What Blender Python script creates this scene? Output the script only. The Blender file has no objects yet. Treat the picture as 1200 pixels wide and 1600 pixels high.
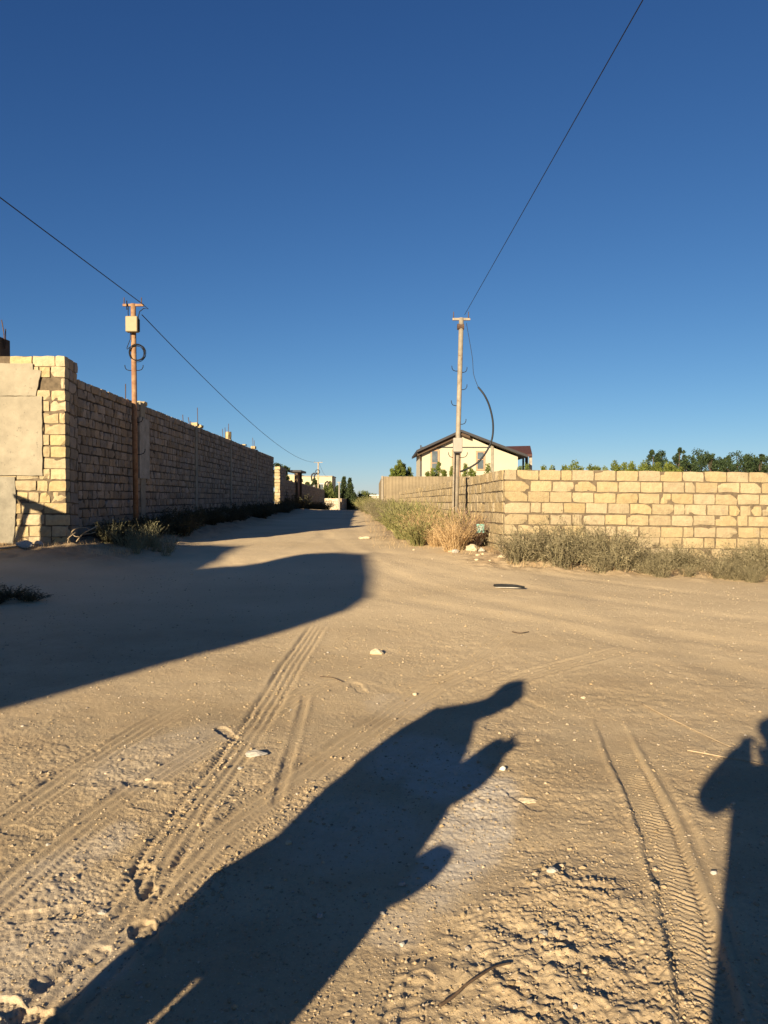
import bpy, bmesh, math, random
import numpy as np
from mathutils import Vector, Matrix
random.seed(7); rng = np.random.default_rng(11)
R = math.radians
S = bpy.context.scene
C = S.collection

# ------------------------------------------------------------------ camera, sky, sun
EYE = 1.5; F = 1200.0; PITCH = math.atan(25 / 1200.0)
cam = bpy.data.cameras.new('camera'); camo = bpy.data.objects.new('camera', cam); C.objects.link(camo)
camo.location = (0, 0.015, EYE); camo.rotation_euler = (math.pi / 2 - PITCH, 0, 0)
cam.sensor_fit = 'VERTICAL'; cam.sensor_height = 36; cam.lens = 27.0
cam.clip_start = 0.03; cam.clip_end = 30000
S.camera = camo
S.render.resolution_x = 768; S.render.resolution_y = 1024
AZ = R(25.5); EL = R(16.15); TEL = math.tan(EL)
w = bpy.data.worlds.new('World'); S.world = w; w.use_nodes = True
nt = w.node_tree; bg = nt.nodes['Background']
sky = nt.nodes.new('ShaderNodeTexSky'); sky.sky_type = 'NISHITA'; sky.sun_disc = False
sky.sun_elevation = EL; sky.sun_rotation = math.pi + AZ
sky.altitude = 0; sky.air_density = 0.7; sky.dust_density = 0.1; sky.ozone_density = 5.5
vm = nt.nodes.new('ShaderNodeVectorMath'); vm.operation = 'MULTIPLY_ADD'; vm.inputs[1].default_value = (.037,) * 3; vm.inputs[2].default_value = (1, 1, 1)
vd = nt.nodes.new('ShaderNodeVectorMath'); vd.operation = 'DIVIDE'
nt.links.new(sky.outputs[0], vm.inputs[0]); nt.links.new(sky.outputs[0], vd.inputs[0]); nt.links.new(vm.outputs[0], vd.inputs[1])
sc_ = nt.nodes.new('ShaderNodeSeparateXYZ'); cb_ = nt.nodes.new('ShaderNodeCombineXYZ'); nt.links.new(vd.outputs[0], sc_.inputs[0])
for i_, (pw, pv) in enumerate(((1.30, 2.0), (1.16, 3.2), (1.0, 1.0))):     # deepens the blue overhead, as a phone camera does
    m1 = nt.nodes.new('ShaderNodeMath'); m1.operation = 'DIVIDE'; m1.inputs[1].default_value = pv; nt.links.new(sc_.outputs[i_], m1.inputs[0])
    m2 = nt.nodes.new('ShaderNodeMath'); m2.operation = 'POWER'; m2.inputs[1].default_value = pw; nt.links.new(m1.outputs[0], m2.inputs[0])
    m3 = nt.nodes.new('ShaderNodeMath'); m3.operation = 'MULTIPLY'; m3.inputs[1].default_value = pv; nt.links.new(m2.outputs[0], m3.inputs[0]); nt.links.new(m3.outputs[0], cb_.inputs[i_])
nt.links.new(cb_.outputs[0], bg.inputs[0]); bg.inputs[1].default_value = 0.047
sl = bpy.data.lights.new('sun', 'SUN'); sl.energy = 5.0; sl.angle = R(0.53); sl.color = (1.0, 0.83, 0.58)
so = bpy.data.objects.new('sun', sl); C.objects.link(so)
SUND = Vector((math.sin(AZ) * math.cos(EL), math.cos(AZ) * math.cos(EL), -math.sin(EL)))
so.rotation_euler = SUND.to_track_quat('-Z', 'Y').to_euler(); so.location = (-10, -20, 12)
S.view_settings.view_transform = 'Standard'; S.view_settings.look = 'None'
S.view_settings.gamma = 1; S.view_settings.exposure = 1.24
S.render.engine = 'CYCLES'

# ------------------------------------------------------------------ terrain
def sst(a, b, x):
    t = np.clip((x - a) / (b - a), 0, 1); return t * t * (3 - 2 * t)
YP = [-60, 0, 5, 10, 14, 20, 42, 50, 60, 80, 95, 150, 300, 600, 900, 1100, 9000]
ZP = [0, 0, .05, .25, .42, .5, .70, .58, .4, .03, -.24, -1.6, -4, -7, -16, -30, -30]
def g(x, y):
    x = np.asarray(x, float); y = np.asarray(y, float)
    z = np.interp(y, YP, ZP)
    z = z - .06 * np.clip(x - 2, 0, 8) * sst(7, 13, y) * (1 - sst(16, 30, y))
    z = z + .2 * (1 - sst(-5.8, -3.8, x)) * sst(8, 13, y) * (1 - sst(20, 40, y) * .9)
    return z
def G(x, y): return float(g(x, y))
def ray(px, py):
    dx = (px - 600) / F; dz = -(py - 800) / F; c, s = math.cos(PITCH), math.sin(PITCH)
    return np.array([dx, c + dz * s, dz * c - s])
_HC = {}
def hit(px, py):
    if (px, py) not in _HC: _HC[(px, py)] = _hit(px, py)
    return _HC[(px, py)]
def _hit(px, py):
    d = ray(px, py); t = .5
    lo = 0
    while t < 200 and EYE + d[2] * t > G(d[0] * t, d[1] * t): t *= 1.05
    t /= 1.05
    while t < 200 and EYE + d[2] * t > G(d[0] * t, d[1] * t): t *= 1.004
    return float(d[0] * t), float(d[1] * t)
def at(px, py, D):
    d = ray(px, py); k = D / d[1]; return Vector((d[0] * k, D, EYE + d[2] * k))

# ------------------------------------------------------------------ numpy noise
def _hash(ix, iy, seed):
    h = (ix.astype(np.int64) * 374761393 + iy.astype(np.int64) * 668265263 + seed * 974711) & 0xffffffff
    h = ((h ^ (h >> 13)) * 1274126177) & 0xffffffff
    return ((h ^ (h >> 16)) & 0xffffff) / float(0xffffff)
def noise(x, y, lam, seed=0):
    x = x / lam; y = y / lam
    ix = np.floor(x); iy = np.floor(y); fx = x - ix; fy = y - iy
    ix = ix.astype(np.int64); iy = iy.astype(np.int64)
    def gr(ax, ay, dx, dy):
        a = _hash(ax, ay, seed) * 2 * np.pi
        return np.cos(a) * dx + np.sin(a) * dy
    u = fx * fx * fx * (fx * (fx * 6 - 15) + 10); v = fy * fy * fy * (fy * (fy * 6 - 15) + 10)
    n00 = gr(ix, iy, fx, fy); n10 = gr(ix + 1, iy, fx - 1, fy)
    n01 = gr(ix, iy + 1, fx, fy - 1); n11 = gr(ix + 1, iy + 1, fx - 1, fy - 1)
    a = n00 + u * (n10 - n00); b = n01 + u * (n11 - n01)
    return 1.5 * (a + v * (b - a))

# ------------------------------------------------------------------ helpers
def tag(o, label=None, cat=None, group=None, kind=None):
    if label: o['label'] = label
    if cat: o['category'] = cat
    if group: o['group'] = group
    if kind: o['kind'] = kind
    return o
def empty(name, loc, rz=0, label=None, cat=None, group=None):
    o = bpy.data.objects.new(name, None); C.objects.link(o); o.location = loc; o.rotation_euler = (0, 0, rz)
    o.empty_display_size = .1
    return tag(o, label, cat, group)
def link_mesh(name, me, mat, parent=None):
    if mat is not None and not me.materials: me.materials.append(mat)
    o = bpy.data.objects.new(name, me); C.objects.link(o)
    if parent is not None:
        o.parent = parent
        o.matrix_parent_inverse = Matrix.Identity(4)
        # geometry given in world space: bring it into the parent's space
        m = Matrix.Translation(parent_world(parent)[0]) @ Matrix.Rotation(parent_world(parent)[1], 4, 'Z')
        me.transform(m.inverted())
    return o
PW = {}
def parent_world(p):
    if p.parent is None: return (p.location.copy(), p.rotation_euler.z)
    return parent_world(p.parent)
_ON = ['', 'first', 'second', 'third', 'fourth', 'fifth', 'sixth', 'seventh', 'eighth', 'ninth', 'tenth', 'eleventh', 'twelfth', 'thirteenth', 'fourteenth', 'fifteenth', 'sixteenth', 'seventeenth', 'eighteenth', 'nineteenth']
def nth(k):
    if k < 20: return _ON[k]
    t = {2: 'twent', 3: 'thirt', 4: 'fort', 5: 'fift', 6: 'sixt'}[k // 10]
    return t + 'ieth' if k % 10 == 0 else t + 'y-' + _ON[k % 10]
def order(objs, key, text):
    for k, o in enumerate(sorted(objs, key=key)): o['label'] = nth(k + 1) + ' ' + text
class MB:
    def __init__(s): s.v = []; s.f = []
    def box(s, c, d, rz=0, rot=None):
        c = Vector(c); hx, hy, hz = d[0] / 2, d[1] / 2, d[2] / 2
        M = rot if rot is not None else Matrix.Rotation(rz, 3, 'Z')
        n = len(s.v)
        for z in (-hz, hz):
            for x, y in ((-hx, -hy), (hx, -hy), (hx, hy), (-hx, hy)):
                s.v.append(tuple(c + M @ Vector((x, y, z))))
        for q in ((0, 3, 2, 1), (4, 5, 6, 7), (0, 1, 5, 4), (1, 2, 6, 5), (2, 3, 7, 6), (3, 0, 4, 7)):
            s.f.append(tuple(n + i for i in q))
        return s
    def tube(s, pts, r, seg=8, cap=True):
        pts = [Vector(p) for p in pts]; rs = r if isinstance(r, (list, tuple)) else [r] * len(pts)
        n0 = len(s.v); up = Vector((0, 0, 1)); prev = None
        for i, p in enumerate(pts):
            t = (pts[min(i + 1, len(pts) - 1)] - pts[max(i - 1, 0)]).normalized()
            if prev is None:
                a = up if abs(t.dot(up)) < .9 else Vector((1, 0, 0)); x = t.cross(a).normalized()
            else:
                x = (prev - t * prev.dot(t)).normalized()
            prev = x; y = t.cross(x)
            for k in range(seg):
                a = 2 * math.pi * k / seg
                s.v.append(tuple(p + (x * math.cos(a) + y * math.sin(a)) * rs[i]))
        for i in range(len(pts) - 1):
            for k in range(seg):
                a = n0 + i * seg + k; b = n0 + i * seg + (k + 1) % seg
                s.f.append((a, b, b + seg, a + seg))
        if cap:
            s.f.append(tuple(n0 + k for k in range(seg))[::-1])
            s.f.append(tuple(n0 + (len(pts) - 1) * seg + k for k in range(seg)))
        return s
    def poly_prism(s, prof, origin, ax, up, depth):
        """prof [(u,v)] extruded along depth vector"""
        n = len(s.v); m = len(prof); o = Vector(origin); ax = Vector(ax); up = Vector(up); d = Vector(depth)
        for k in (0, 1):
            for u, v in prof: s.v.append(tuple(o + ax * u + up * v + d * k))
        s.f.append(tuple(range(n, n + m))); s.f.append(tuple(range(n + m, n + 2 * m))[::-1])
        for i in range(m):
            j = (i + 1) % m; s.f.append((n + i, n + i + m, n + j + m, n + j))
        return s
    def mesh(s, name, smooth=False):
        me = bpy.data.meshes.new(name); me.from_pydata(s.v, [], s.f); me.update()
        bm = bmesh.new(); bm.from_mesh(me); bmesh.ops.recalc_face_normals(bm, faces=bm.faces); bm.to_mesh(me); bm.free()
        if smooth: me.polygons.foreach_set('use_smooth', [True] * len(me.polygons))
        return me
    def build(s, name, mat, parent=None, smooth=False, bevel=0):
        me = s.mesh(name, smooth)
        o = link_mesh(name, me, mat, parent)
        if bevel:
            b = o.modifiers.new('bevel', 'BEVEL'); b.width = bevel; b.segments = 2; b.limit_method = 'ANGLE'
        return o
def copy_tree(o, parent=None):
    c = o.copy(); C.objects.link(c)
    if parent is not None: c.parent = parent
    for ch in o.children: copy_tree(ch, c)
    return c
def lumpy(c, size, seed, sub=3, amt=.25, flat=1.0, rz=0):
    """irregular stone mesh"""
    bm = bmesh.new(); bmesh.ops.create_icosphere(bm, subdivisions=sub, radius=1)
    rr = random.Random(seed); cuts = [(Vector((rr.uniform(-1, 1), rr.uniform(-1, 1), rr.uniform(-.6, 1))).normalized(), rr.uniform(.62, .9)) for _ in range(9)]
    from mathutils import noise as mn
    for v in bm.verts:
        p = v.co.copy()
        for n, d in cuts:
            k = p.dot(n)
            if k > d: p -= n * (k - d)
        p *= 1 + amt * .35 * mn.noise(v.co * 2.3 + Vector((seed * 3.1, 0, 0))) + amt * .15 * mn.noise(v.co * 7 + Vector((seed, 5, 0)))
        v.co = Vector((p.x * size[0], p.y * size[1], p.z * size[2]))
    bmesh.ops.rotate(bm, verts=bm.verts, cent=(0, 0, 0), matrix=Matrix.Rotation(rz, 3, 'Z'))
    bmesh.ops.translate(bm, verts=bm.verts, vec=Vector(c))
    me = bpy.data.meshes.new('stone'); bm.to_mesh(me); bm.free()
    return me

# ------------------------------------------------------------------ materials
def mat(name, col, rough=.9, var=.12, scale=6.0, bump=.0, bscale=60.0, island=0.0, col2=None, metal=0, obj=True, coords='Object', spots=None, spec=.3, dist=.01):
    m = bpy.data.materials.new(name); m.use_nodes = True; n = m.node_tree.nodes; l = m.node_tree.links
    b = n['Principled BSDF']; b.inputs['Roughness'].default_value = rough; b.inputs['Metallic'].default_value = metal
    b.inputs['Specular IOR Level'].default_value = spec
    tc = n.new('ShaderNodeTexCoord'); co = tc.outputs[coords]
    no = n.new('ShaderNodeTexNoise'); no.inputs['Scale'].default_value = scale; no.inputs['Detail'].default_value = 8
    no.inputs['Roughness'].default_value = .65; l.new(co, no.inputs['Vector'])
    mx = n.new('ShaderNodeMix'); mx.data_type = 'RGBA'
    c2 = col2 if col2 else tuple(c * (1 - var * 2.2) for c in col)
    cr = n.new('ShaderNodeMapRange'); cr.inputs[1].default_value = .36; cr.inputs[2].default_value = .64; l.new(no.outputs[0], cr.inputs[0])
    l.new(cr.outputs[0], mx.inputs[0]); mx.inputs[6].default_value = (*c2, 1); mx.inputs[7].default_value = (*col, 1)
    out = mx.outputs[2]
    if island:
        ge = n.new('ShaderNodeNewGeometry'); hs = n.new('ShaderNodeHueSaturation')
        mr = n.new('ShaderNodeMapRange'); mr.inputs[3].default_value = 1 - island; mr.inputs[4].default_value = 1 + island
        l.new(ge.outputs['Random Per Island'], mr.inputs[0]); l.new(mr.outputs[0], hs.inputs['Value'])
        m2 = n.new('ShaderNodeMath'); m2.operation = 'MULTIPLY_ADD'; m2.inputs[1].default_value = 7.31; m2.inputs[2].default_value = .1
        fr = n.new('ShaderNodeMath'); fr.operation = 'FRACT'; l.new(ge.outputs['Random Per Island'], m2.inputs[0]); l.new(m2.outputs[0], fr.inputs[0])
        ms = n.new('ShaderNodeMapRange'); ms.inputs[3].default_value = 1 - island * 1.1; ms.inputs[4].default_value = 1 + island * .5
        l.new(fr.outputs[0], ms.inputs[0]); l.new(ms.outputs[0], hs.inputs['Saturation'])
        l.new(out, hs.inputs['Color']); out = hs.outputs[0]
    if spots:
        sc, thr, sw, scol = spots
        n3 = n.new('ShaderNodeTexNoise'); n3.inputs['Scale'].default_value = sc; n3.inputs['Detail'].default_value = 6; n3.inputs['Roughness'].default_value = .7; l.new(co, n3.inputs['Vector'])
        r3 = n.new('ShaderNodeMapRange'); r3.inputs[1].default_value = thr; r3.inputs[2].default_value = thr + sw; l.new(n3.outputs[0], r3.inputs[0])
        m3 = n.new('ShaderNodeMix'); m3.data_type = 'RGBA'; l.new(r3.outputs[0], m3.inputs[0]); l.new(out, m3.inputs[6]); m3.inputs[7].default_value = (*scol, 1); out = m3.outputs[2]
    l.new(out, b.inputs['Base Color'])
    if bump:
        nb = n.new('ShaderNodeTexNoise'); nb.inputs['Scale'].default_value = bscale; nb.inputs['Detail'].default_value = 7; nb.inputs['Roughness'].default_value = .7; l.new(co, nb.inputs['Vector'])
        bp = n.new('ShaderNodeBump'); bp.inputs['Strength'].default_value = bump; bp.inputs['Distance'].default_value = dist
        l.new(nb.outputs[0], bp.inputs['Height']); l.new(bp.outputs[0], b.inputs['Normal'])
    return m
def leaf_mat(name, c1, c2, var=.35):
    m = bpy.data.materials.new(name); m.use_nodes = True; n = m.node_tree.nodes; l = m.node_tree.links
    b = n['Principled BSDF']; b.inputs['Roughness'].default_value = .75; b.inputs['Specular IOR Level'].default_value = .2
    ge = n.new('ShaderNodeNewGeometry'); mx = n.new('ShaderNodeMix'); mx.data_type = 'RGBA'
    l.new(ge.outputs['Random Per Island'], mx.inputs[0]); mx.inputs[6].default_value = (*c1, 1); mx.inputs[7].default_value = (*c2, 1)
    tc = n.new('ShaderNodeTexCoord'); no = n.new('ShaderNodeTexNoise'); no.inputs['Scale'].default_value = 3; l.new(tc.outputs['Object'], no.inputs['Vector'])
    hs = n.new('ShaderNodeHueSaturation'); mr = n.new('ShaderNodeMapRange'); mr.inputs[1].default_value = .3; mr.inputs[2].default_value = .7
    mr.inputs[3].default_value = 1 - var; mr.inputs[4].default_value = 1 + var; l.new(no.outputs[0], mr.inputs[0]); l.new(mr.outputs[0], hs.inputs['Value'])
    l.new(mx.outputs[2], hs.inputs['Color']); l.new(hs.outputs[0], b.inputs['Base Color'])
    tr = n.new('ShaderNodeBsdfTranslucent'); l.new(hs.outputs[0], tr.inputs['Color'])
    ms = n.new('ShaderNodeMixShader'); ms.inputs[0].default_value = .25
    l.new(b.outputs[0], ms.inputs[1]); l.new(tr.outputs[0], ms.inputs[2]); l.new(ms.outputs[0], n['Material Output'].inputs[0])
    return m
M_BLOCK = mat('limestone_yellow', (.385, .295, .165), .95, .09, 11, 1.0, 30, island=.12, spots=(4.2, .57, .13, (.30, .245, .165)), dist=.02)  # yellow limestone of the right boundary wall
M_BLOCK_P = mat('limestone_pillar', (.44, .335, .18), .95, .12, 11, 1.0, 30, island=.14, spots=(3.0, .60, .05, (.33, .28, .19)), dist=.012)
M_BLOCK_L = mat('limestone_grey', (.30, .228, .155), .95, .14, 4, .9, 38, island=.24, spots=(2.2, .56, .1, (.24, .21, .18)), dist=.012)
M_MORTAR = mat('mortar', (.16, .12, .075), .95, .2, 12, .6, 50)
M_CONC = mat('concrete', (.34, .31, .26), .92, .16, 4, .5, 40, spots=(9, .63, .05, (.17, .15, .12)))
M_CONC_P = mat('render_panel', (.33, .285, .205), .92, .13, 2.2, .5, 25, spots=(17, .62, .03, (.19, .165, .12)))
M_CONC_D = mat('render_panel_old', (.27, .24, .18), .92, .14, 4, .5, 40, spots=(8, .62, .05, (.17, .15, .11)))
M_FENCE = mat('sheet_fence', (.25, .195, .12), .85, .14, 1.5, .15, 30, spots=(2.0, .6, .1, (.18, .14, .09)))
M_CREAM = mat('cream_render', (.43, .385, .285), .9, .03, 2, .1, 40)
M_TAN = mat('tan_trim', (.42, .26, .15), .8, .1, 8)
M_DARK = mat('dark_trim', (.035, .033, .036), .6, .1, 8)
M_GLASS = mat('window_glass', (.10, .12, .13), .12, .2, 2, spec=.8)
M_ROOF = mat('brown_roof', (.09, .038, .03), .7, .15, 6, .3, 20)
M_RUST = mat('rusty_steel', (.34, .205, .11), .8, .2, 9, .3, 60, col2=(.22, .11, .055), metal=.1)
M_RUSTD = mat('rebar_steel', (.10, .06, .04), .85, .2, 20)
M_GALV = mat('weathered_steel', (.30, .255, .19), .7, .15, 7, .25, 60, spots=(11, .6, .05, (.18, .11, .06)), metal=.1)
M_BLACK = mat('black_rubber', (.018, .018, .018), .6, .2, 12, .3, 50)
M_CABLE = mat('cable_black', (.012, .013, .016), .55, .1, 12)
M_PLAST = mat('box_plastic', (.31, .245, .13), .55, .06, 10, spots=(22, .66, .04, (.2, .15, .1)))
M_PLASTG = mat('box_grey', (.31, .28, .235), .55, .06, 10, spots=(22, .68, .04, (.22, .16, .1)))
M_STONE = mat('field_stone', (.55, .45, .30), .9, .12, 14, .6, 50)
M_STONEG = mat('grey_stone', (.40, .37, .32), .9, .12, 14, .5, 50)
M_WOOD = mat('old_wood', (.10, .065, .04), .85, .2, 12, .5, 40)
M_WOODP = mat('pale_wood', (.42, .32, .2), .85, .15, 12, .4, 40)
M_TEAL = mat('teal_paint', (.20, .40, .33), .6, .1, 20)
M_WHITE = mat('white_paint', (.62, .6, .54), .6, .05, 20)
M_BARK = mat('bark', (.10, .07, .05), .95, .2, 10, .6, 30)
M_BRUSH = leaf_mat('grey_green_leaf', (.17, .15, .08), (.32, .27, .165))
M_BRUSHG = leaf_mat('green_weed', (.17, .18, .06), (.32, .28, .12))
M_STRAW = leaf_mat('straw', (.46, .31, .15), (.60, .44, .24), .2)
M_SAGE = leaf_mat('sage_weed', (.17, .18, .10), (.34, .30, .18))
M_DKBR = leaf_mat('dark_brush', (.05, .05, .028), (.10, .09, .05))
M_THUJA = leaf_mat('thuja_leaf', (.075, .105, .02), (.17, .19, .04))
M_PINE = leaf_mat('pine_leaf', (.022, .042, .018), (.06, .085, .032))
M_CYP = leaf_mat('cypress_leaf', (.025, .04, .015), (.06, .08, .03))
M_OLIVE = leaf_mat('olive_leaf', (.085, .11, .03), (.15, .165, .05))

# ------------------------------------------------------------------ ground sheet (real relief: ruts, treads, prints, clods)
def path_sd(X, Y, pts, maxw):
    """along / signed across distance to polyline for points; nan outside"""
    pts = np.array(pts); seg = np.diff(pts, axis=0); L = np.hypot(seg[:, 0], seg[:, 1]); cum = np.concatenate([[0], np.cumsum(L)])
    best = np.full(X.shape, 1e9); s = np.zeros(X.shape); d = np.zeros(X.shape)
    for i in range(len(seg)):
        tx, ty = seg[i] / L[i]; rx = X - pts[i, 0]; ry = Y - pts[i, 1]
        a = np.clip(rx * tx + ry * ty, 0, L[i]); cx = rx - a * tx; cy = ry - a * ty
        dd = np.hypot(cx, cy); sg = rx * ty - ry * tx     # + = right of travel
        m = dd < best
        best[m] = dd[m]; s[m] = (a + cum[i])[m]; d[m] = (np.sign(sg) * dd)[m]
    return s, d, cum[-1]
_PC = {}
def smooth_path(pix, n=60):
    k_ = (tuple(pix), n)
    if k_ not in _PC: _PC[k_] = _smooth_path(pix, n)
    return _PC[k_]
def _smooth_path(pix, n=60):
    p = np.array([hit(*q) for q in pix]); t = np.arange(len(p)); tt = np.linspace(0, len(p) - 1, n)
    # Catmull-Rom
    out = []
    for u in tt:
        i = min(int(u), len(p) - 2); f = u - i
        p0 = p[max(i - 1, 0)]; p1 = p[i]; p2 = p[i + 1]; p3 = p[min(i + 2, len(p) - 1)]
        out.append(.5 * ((2 * p1) + (-p0 + p2) * f + (2 * p0 - 5 * p1 + 4 * p2 - p3) * f * f + (-p0 + 3 * p1 - 3 * p2 + p3) * f ** 3))
    return np.array(out)
def relief(X, Y):
    r = np.hypot(X, Y)
    near = 1 - sst(14, 40, r)
    z = .030 * noise(X, Y, 3.1, 1) * sst(12, 20, r) + .005 * noise(X, Y, 1.1, 2)
    warpx = X + .12 * noise(X, Y, .6, 20); warpy = Y + .12 * noise(X, Y, .6, 21)
    rough = np.clip(.45 + 1.0 * noise(X, Y, 1.6, 3) + .5 * noise(X, Y, .5, 33), .12, 1.0)
    fine = .0050 * noise(X, Y, .33, 4) + .0028 * noise(warpx, warpy, .12, 5) * (.5 + rough)
    fine += .0022 * noise(X, Y, .055, 6) * rough + .0020 * noise(X, Y, .028, 7) * (.3 + rough) + .0024 * noise(X, Y, .014, 17) * (.5 + rough)
    # scattered clods and little pits
    n1 = noise(X, Y, .045, 8); fine += (.012 * np.clip(n1 - .55, 0, .5) * rough * 1.6 - .012 * np.clip(-n1 - .6, 0, .5)) * (1 - sst(4, 6.5, r))
    n2 = noise(X, Y, .10, 9); fine += .016 * np.clip(n2 - .55, 0, .5) * rough
    fine = fine * (1 - .5 * sst(5, 10, r))
    compact = np.ones(X.shape)
    add = np.zeros(X.shape)
    def track(pix, wid, depth, ribs, ripple=None, lug=.03, lugamp=.0018, berm=.006, fade=(0, 0), notch=0, n=60, ribamp=.0035, pk=.75, soft=.012):
        nonlocal add, compact
        P = smooth_path(pix, n); mg = wid + .15
        m = (X > P[:, 0].min() - mg) & (X < P[:, 0].max() + mg) & (Y > P[:, 1].min() - mg) & (Y < P[:, 1].max() + mg)
        if not m.any(): return
        x = X[m]; y = Y[m]; s, d, Lt = path_sd(x, y, P, wid)
        d = d + .006 * noise(x, y, .25, 30); h = wid / 2
        ins = 1 - sst(h - soft, h + soft * .5, np.abs(d))
        fd = np.ones(s.shape)
        if fade[0]: fd *= sst(0, fade[0], s)
        if fade[1]: fd *= 1 - sst(Lt - fade[1], Lt, s)
        patch = np.clip(.85 + .6 * noise(x, y, .45, 31), .4, 1.1); fd = fd * (patch if not ripple else 1)
        a = -depth * ins * fd
        if ribs:
            a += ins * fd * ribamp * np.cos(2 * np.pi * d / (wid / ribs)) 
        if lug:
            skew = s + np.abs(d) * .5
            edge = sst(.15 * wid, .3 * wid, np.abs(d))
            a += ins * fd * lugamp * np.clip(np.sin(2 * np.pi * skew / lug) * 2, -1, 1) * (.25 + .75 * edge)
        if ripple:
            sp, amp = ripple
            ph = s + .022 * np.sin(d * 2 * np.pi / .17) + .006 * noise(x, y, .09, 40)
            a += ins * fd * amp * np.sin(2 * np.pi * ph / sp) * np.clip(.75 + .9 * noise(x, y, .16, 41) + .5 * noise(x, y, .05, 42), .05, 1.25) * (1 - sst(.25, .5, d / h) * .6)
        if notch:
            e = np.exp(-((d + h * .8) / .013) ** 2); a -= fd * e * notch * (.55 + .45 * np.sin(2 * np.pi * s / .035))
        a += berm * fd * np.exp(-((np.abs(d) - h - .018) / .017) ** 2)
        add[m] += a
        compact[m] = np.minimum(compact[m], 1 - pk * ins * np.clip(fd * 1.3, 0, 1))
    track([(0, 1680), (60, 1605), (110, 1545), (165, 1485), (215, 1437), (265, 1392), (345, 1308), (450, 1228), (500, 1190), (560, 1150), (640, 1095), (740, 1048), (860, 1010)], .215, .008, 4, lug=.032, lugamp=.0008, ribamp=.0046, pk=.95, fade=(0, 2.0), n=90)
    track([(160, 1480), (225, 1385), (265, 1320), (305, 1262), (345, 1210), (378, 1165), (408, 1118), (432, 1080), (462, 1030), (500, 975)], .20, .004, 4, lug=.04, lugamp=.0007, ribamp=.0034, pk=.85, berm=.003, notch=.006, fade=(.4, .4))
    track([(-60, 1460), (60, 1352), (150, 1280), (260, 1205), (340, 1158), (450, 1098), (520, 1062), (600, 1032), (720, 1000)], .20, .005, 4, lug=.028, lugamp=.0008, berm=.003, fade=(0, 2))
    track([(-60, 1330), (60, 1250), (160, 1180), (260, 1120), (360, 1070)], .18, .003, 3, lug=.03, lugamp=.0006, berm=.003, fade=(0, 1))
    track([(945, 1110), (972, 1180), (1008, 1250), (1042, 1340), (1072, 1440), (1096, 1540), (1112, 1650)], .17, .009, 0, ripple=(.034, .0032), lug=0, berm=.010, fade=(1.0, 0))
    track([(985, 1150), (1020, 1210), (1062, 1290), (1098, 1380), (1125, 1480), (1140, 1560), (1150, 1640)], .10, .007, 0, lug=0, berm=.004, fade=(1.0, 0))
    track([(640, 1660), (652, 1580), (668, 1500), (680, 1440)], .20, .003, 3, lug=.055, lugamp=.0022, berm=.002, fade=(0, .2))
    track([(430, 1260), (450, 1190), (470, 1120), (480, 1080)], .05, .004, 0, lug=0, berm=.004, fade=(.1, .2))
    track([(700, 1110), (760, 1080), (860, 1045), (1000, 1010)], .2, .003, 4, lug=.03, fade=(.4, .5))
    track([(560, 1140), (640, 1085), (720, 1040), (800, 990)], .2, .003, 4, lug=.03, fade=(.4, .5))
    for pp in ([(1300, 985), (1000, 945), (800, 915), (650, 885), (580, 852), (550, 825), (535, 808)], [(1300, 1030), (950, 975), (750, 935), (620, 900), (550, 860), (500, 826), (515, 808)],
               [(1300, 950), (1050, 922), (860, 898), (700, 878), (600, 862)], [(-100, 1010), (200, 930), (400, 880), (500, 840), (540, 812)], [(-100, 950), (150, 890), (350, 855), (470, 822)],
               [(1300, 1090), (1000, 1010), (760, 960), (560, 925), (380, 890), (300, 850)]):
        track(pp, .42, .010, 0, lug=.07, lugamp=.0006, berm=0, soft=.17, n=40)
    # foot prints
    for px, py, ang, ln, dp in ((42, 1580, 1.9, .30, .016), (115, 1505, .6, .27, .011), (75, 1425, 1.3, .26, .006), (232, 1462, -.5, .27, .013), (228, 1372, -.4, .27, .010), (230, 1225, 1.8, .27, .009),
                                (355, 1145, -.6, .26, .016), (250, 1262, -1.2, .30, .006), (45, 1300, -1.2, .3, .006), (820, 1250, -.4, .27, .008), (560, 1075, -.3, .27, .008), (690, 1015, .5, .27, .008), (830, 1100, -.5, .27, .006),
                                (770, 1130, .3, .27, .006), (900, 1060, .5, .27, .006), (540, 1275, .3, .27, .008), (120, 1180, .8, .27, .006), (650, 1560, .2, .28, .006)):
        dp *= .62; cx, cy = hit(px, min(py, 1640)); m = (np.abs(X - cx) < .25) & (np.abs(Y - cy) < .25)
        if not m.any(): continue
        x = X[m] - cx; y = Y[m] - cy; u = x * math.sin(ang) + y * math.cos(ang); v = x * math.cos(ang) - y * math.sin(ang)
        wd = .047 * (1 - .32 * np.exp(-((u + .02) / .05) ** 2)) * (1 + .12 * u / ln)
        q = np.sqrt(np.clip((v / wd) ** 2 + (u / (ln / 2)) ** 4, 0, 9))
        ins = 1 - sst(.93, 1.04, q)
        if ln > .28 and dp < .01: tread = .002 * np.sin(u * 2 * np.pi / .022) * np.sin(v * 2 * np.pi / .022)
        else: tread = .0011 * np.clip(3 * np.sin((u + .3 * np.abs(v)) * 2 * np.pi / .045), -1, 1)
        add[m] += -dp * ins + ins * tread + .22 * dp * np.exp(-((q - 1.14) / .09) ** 2)
        compact[m] = np.minimum(compact[m], 1 - .8 * ins)
    # churned soil beside the rippled wheel track
    cx, cy = hit(960, 1500); e = ((X - cx + .1) / .42) ** 2 + ((Y - cy) / .62) ** 2; mk = 1 - sst(.45, 1.15, e + .3 * noise(X, Y, .3, 50))
    P = smooth_path([(905, 1110), (935, 1180), (968, 1250), (1000, 1340), (1026, 1440), (1046, 1540), (1060, 1650)])
    mm = (np.abs(X - 1) < 1.2) & (Y > 1.6) & (Y < 4)
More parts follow.
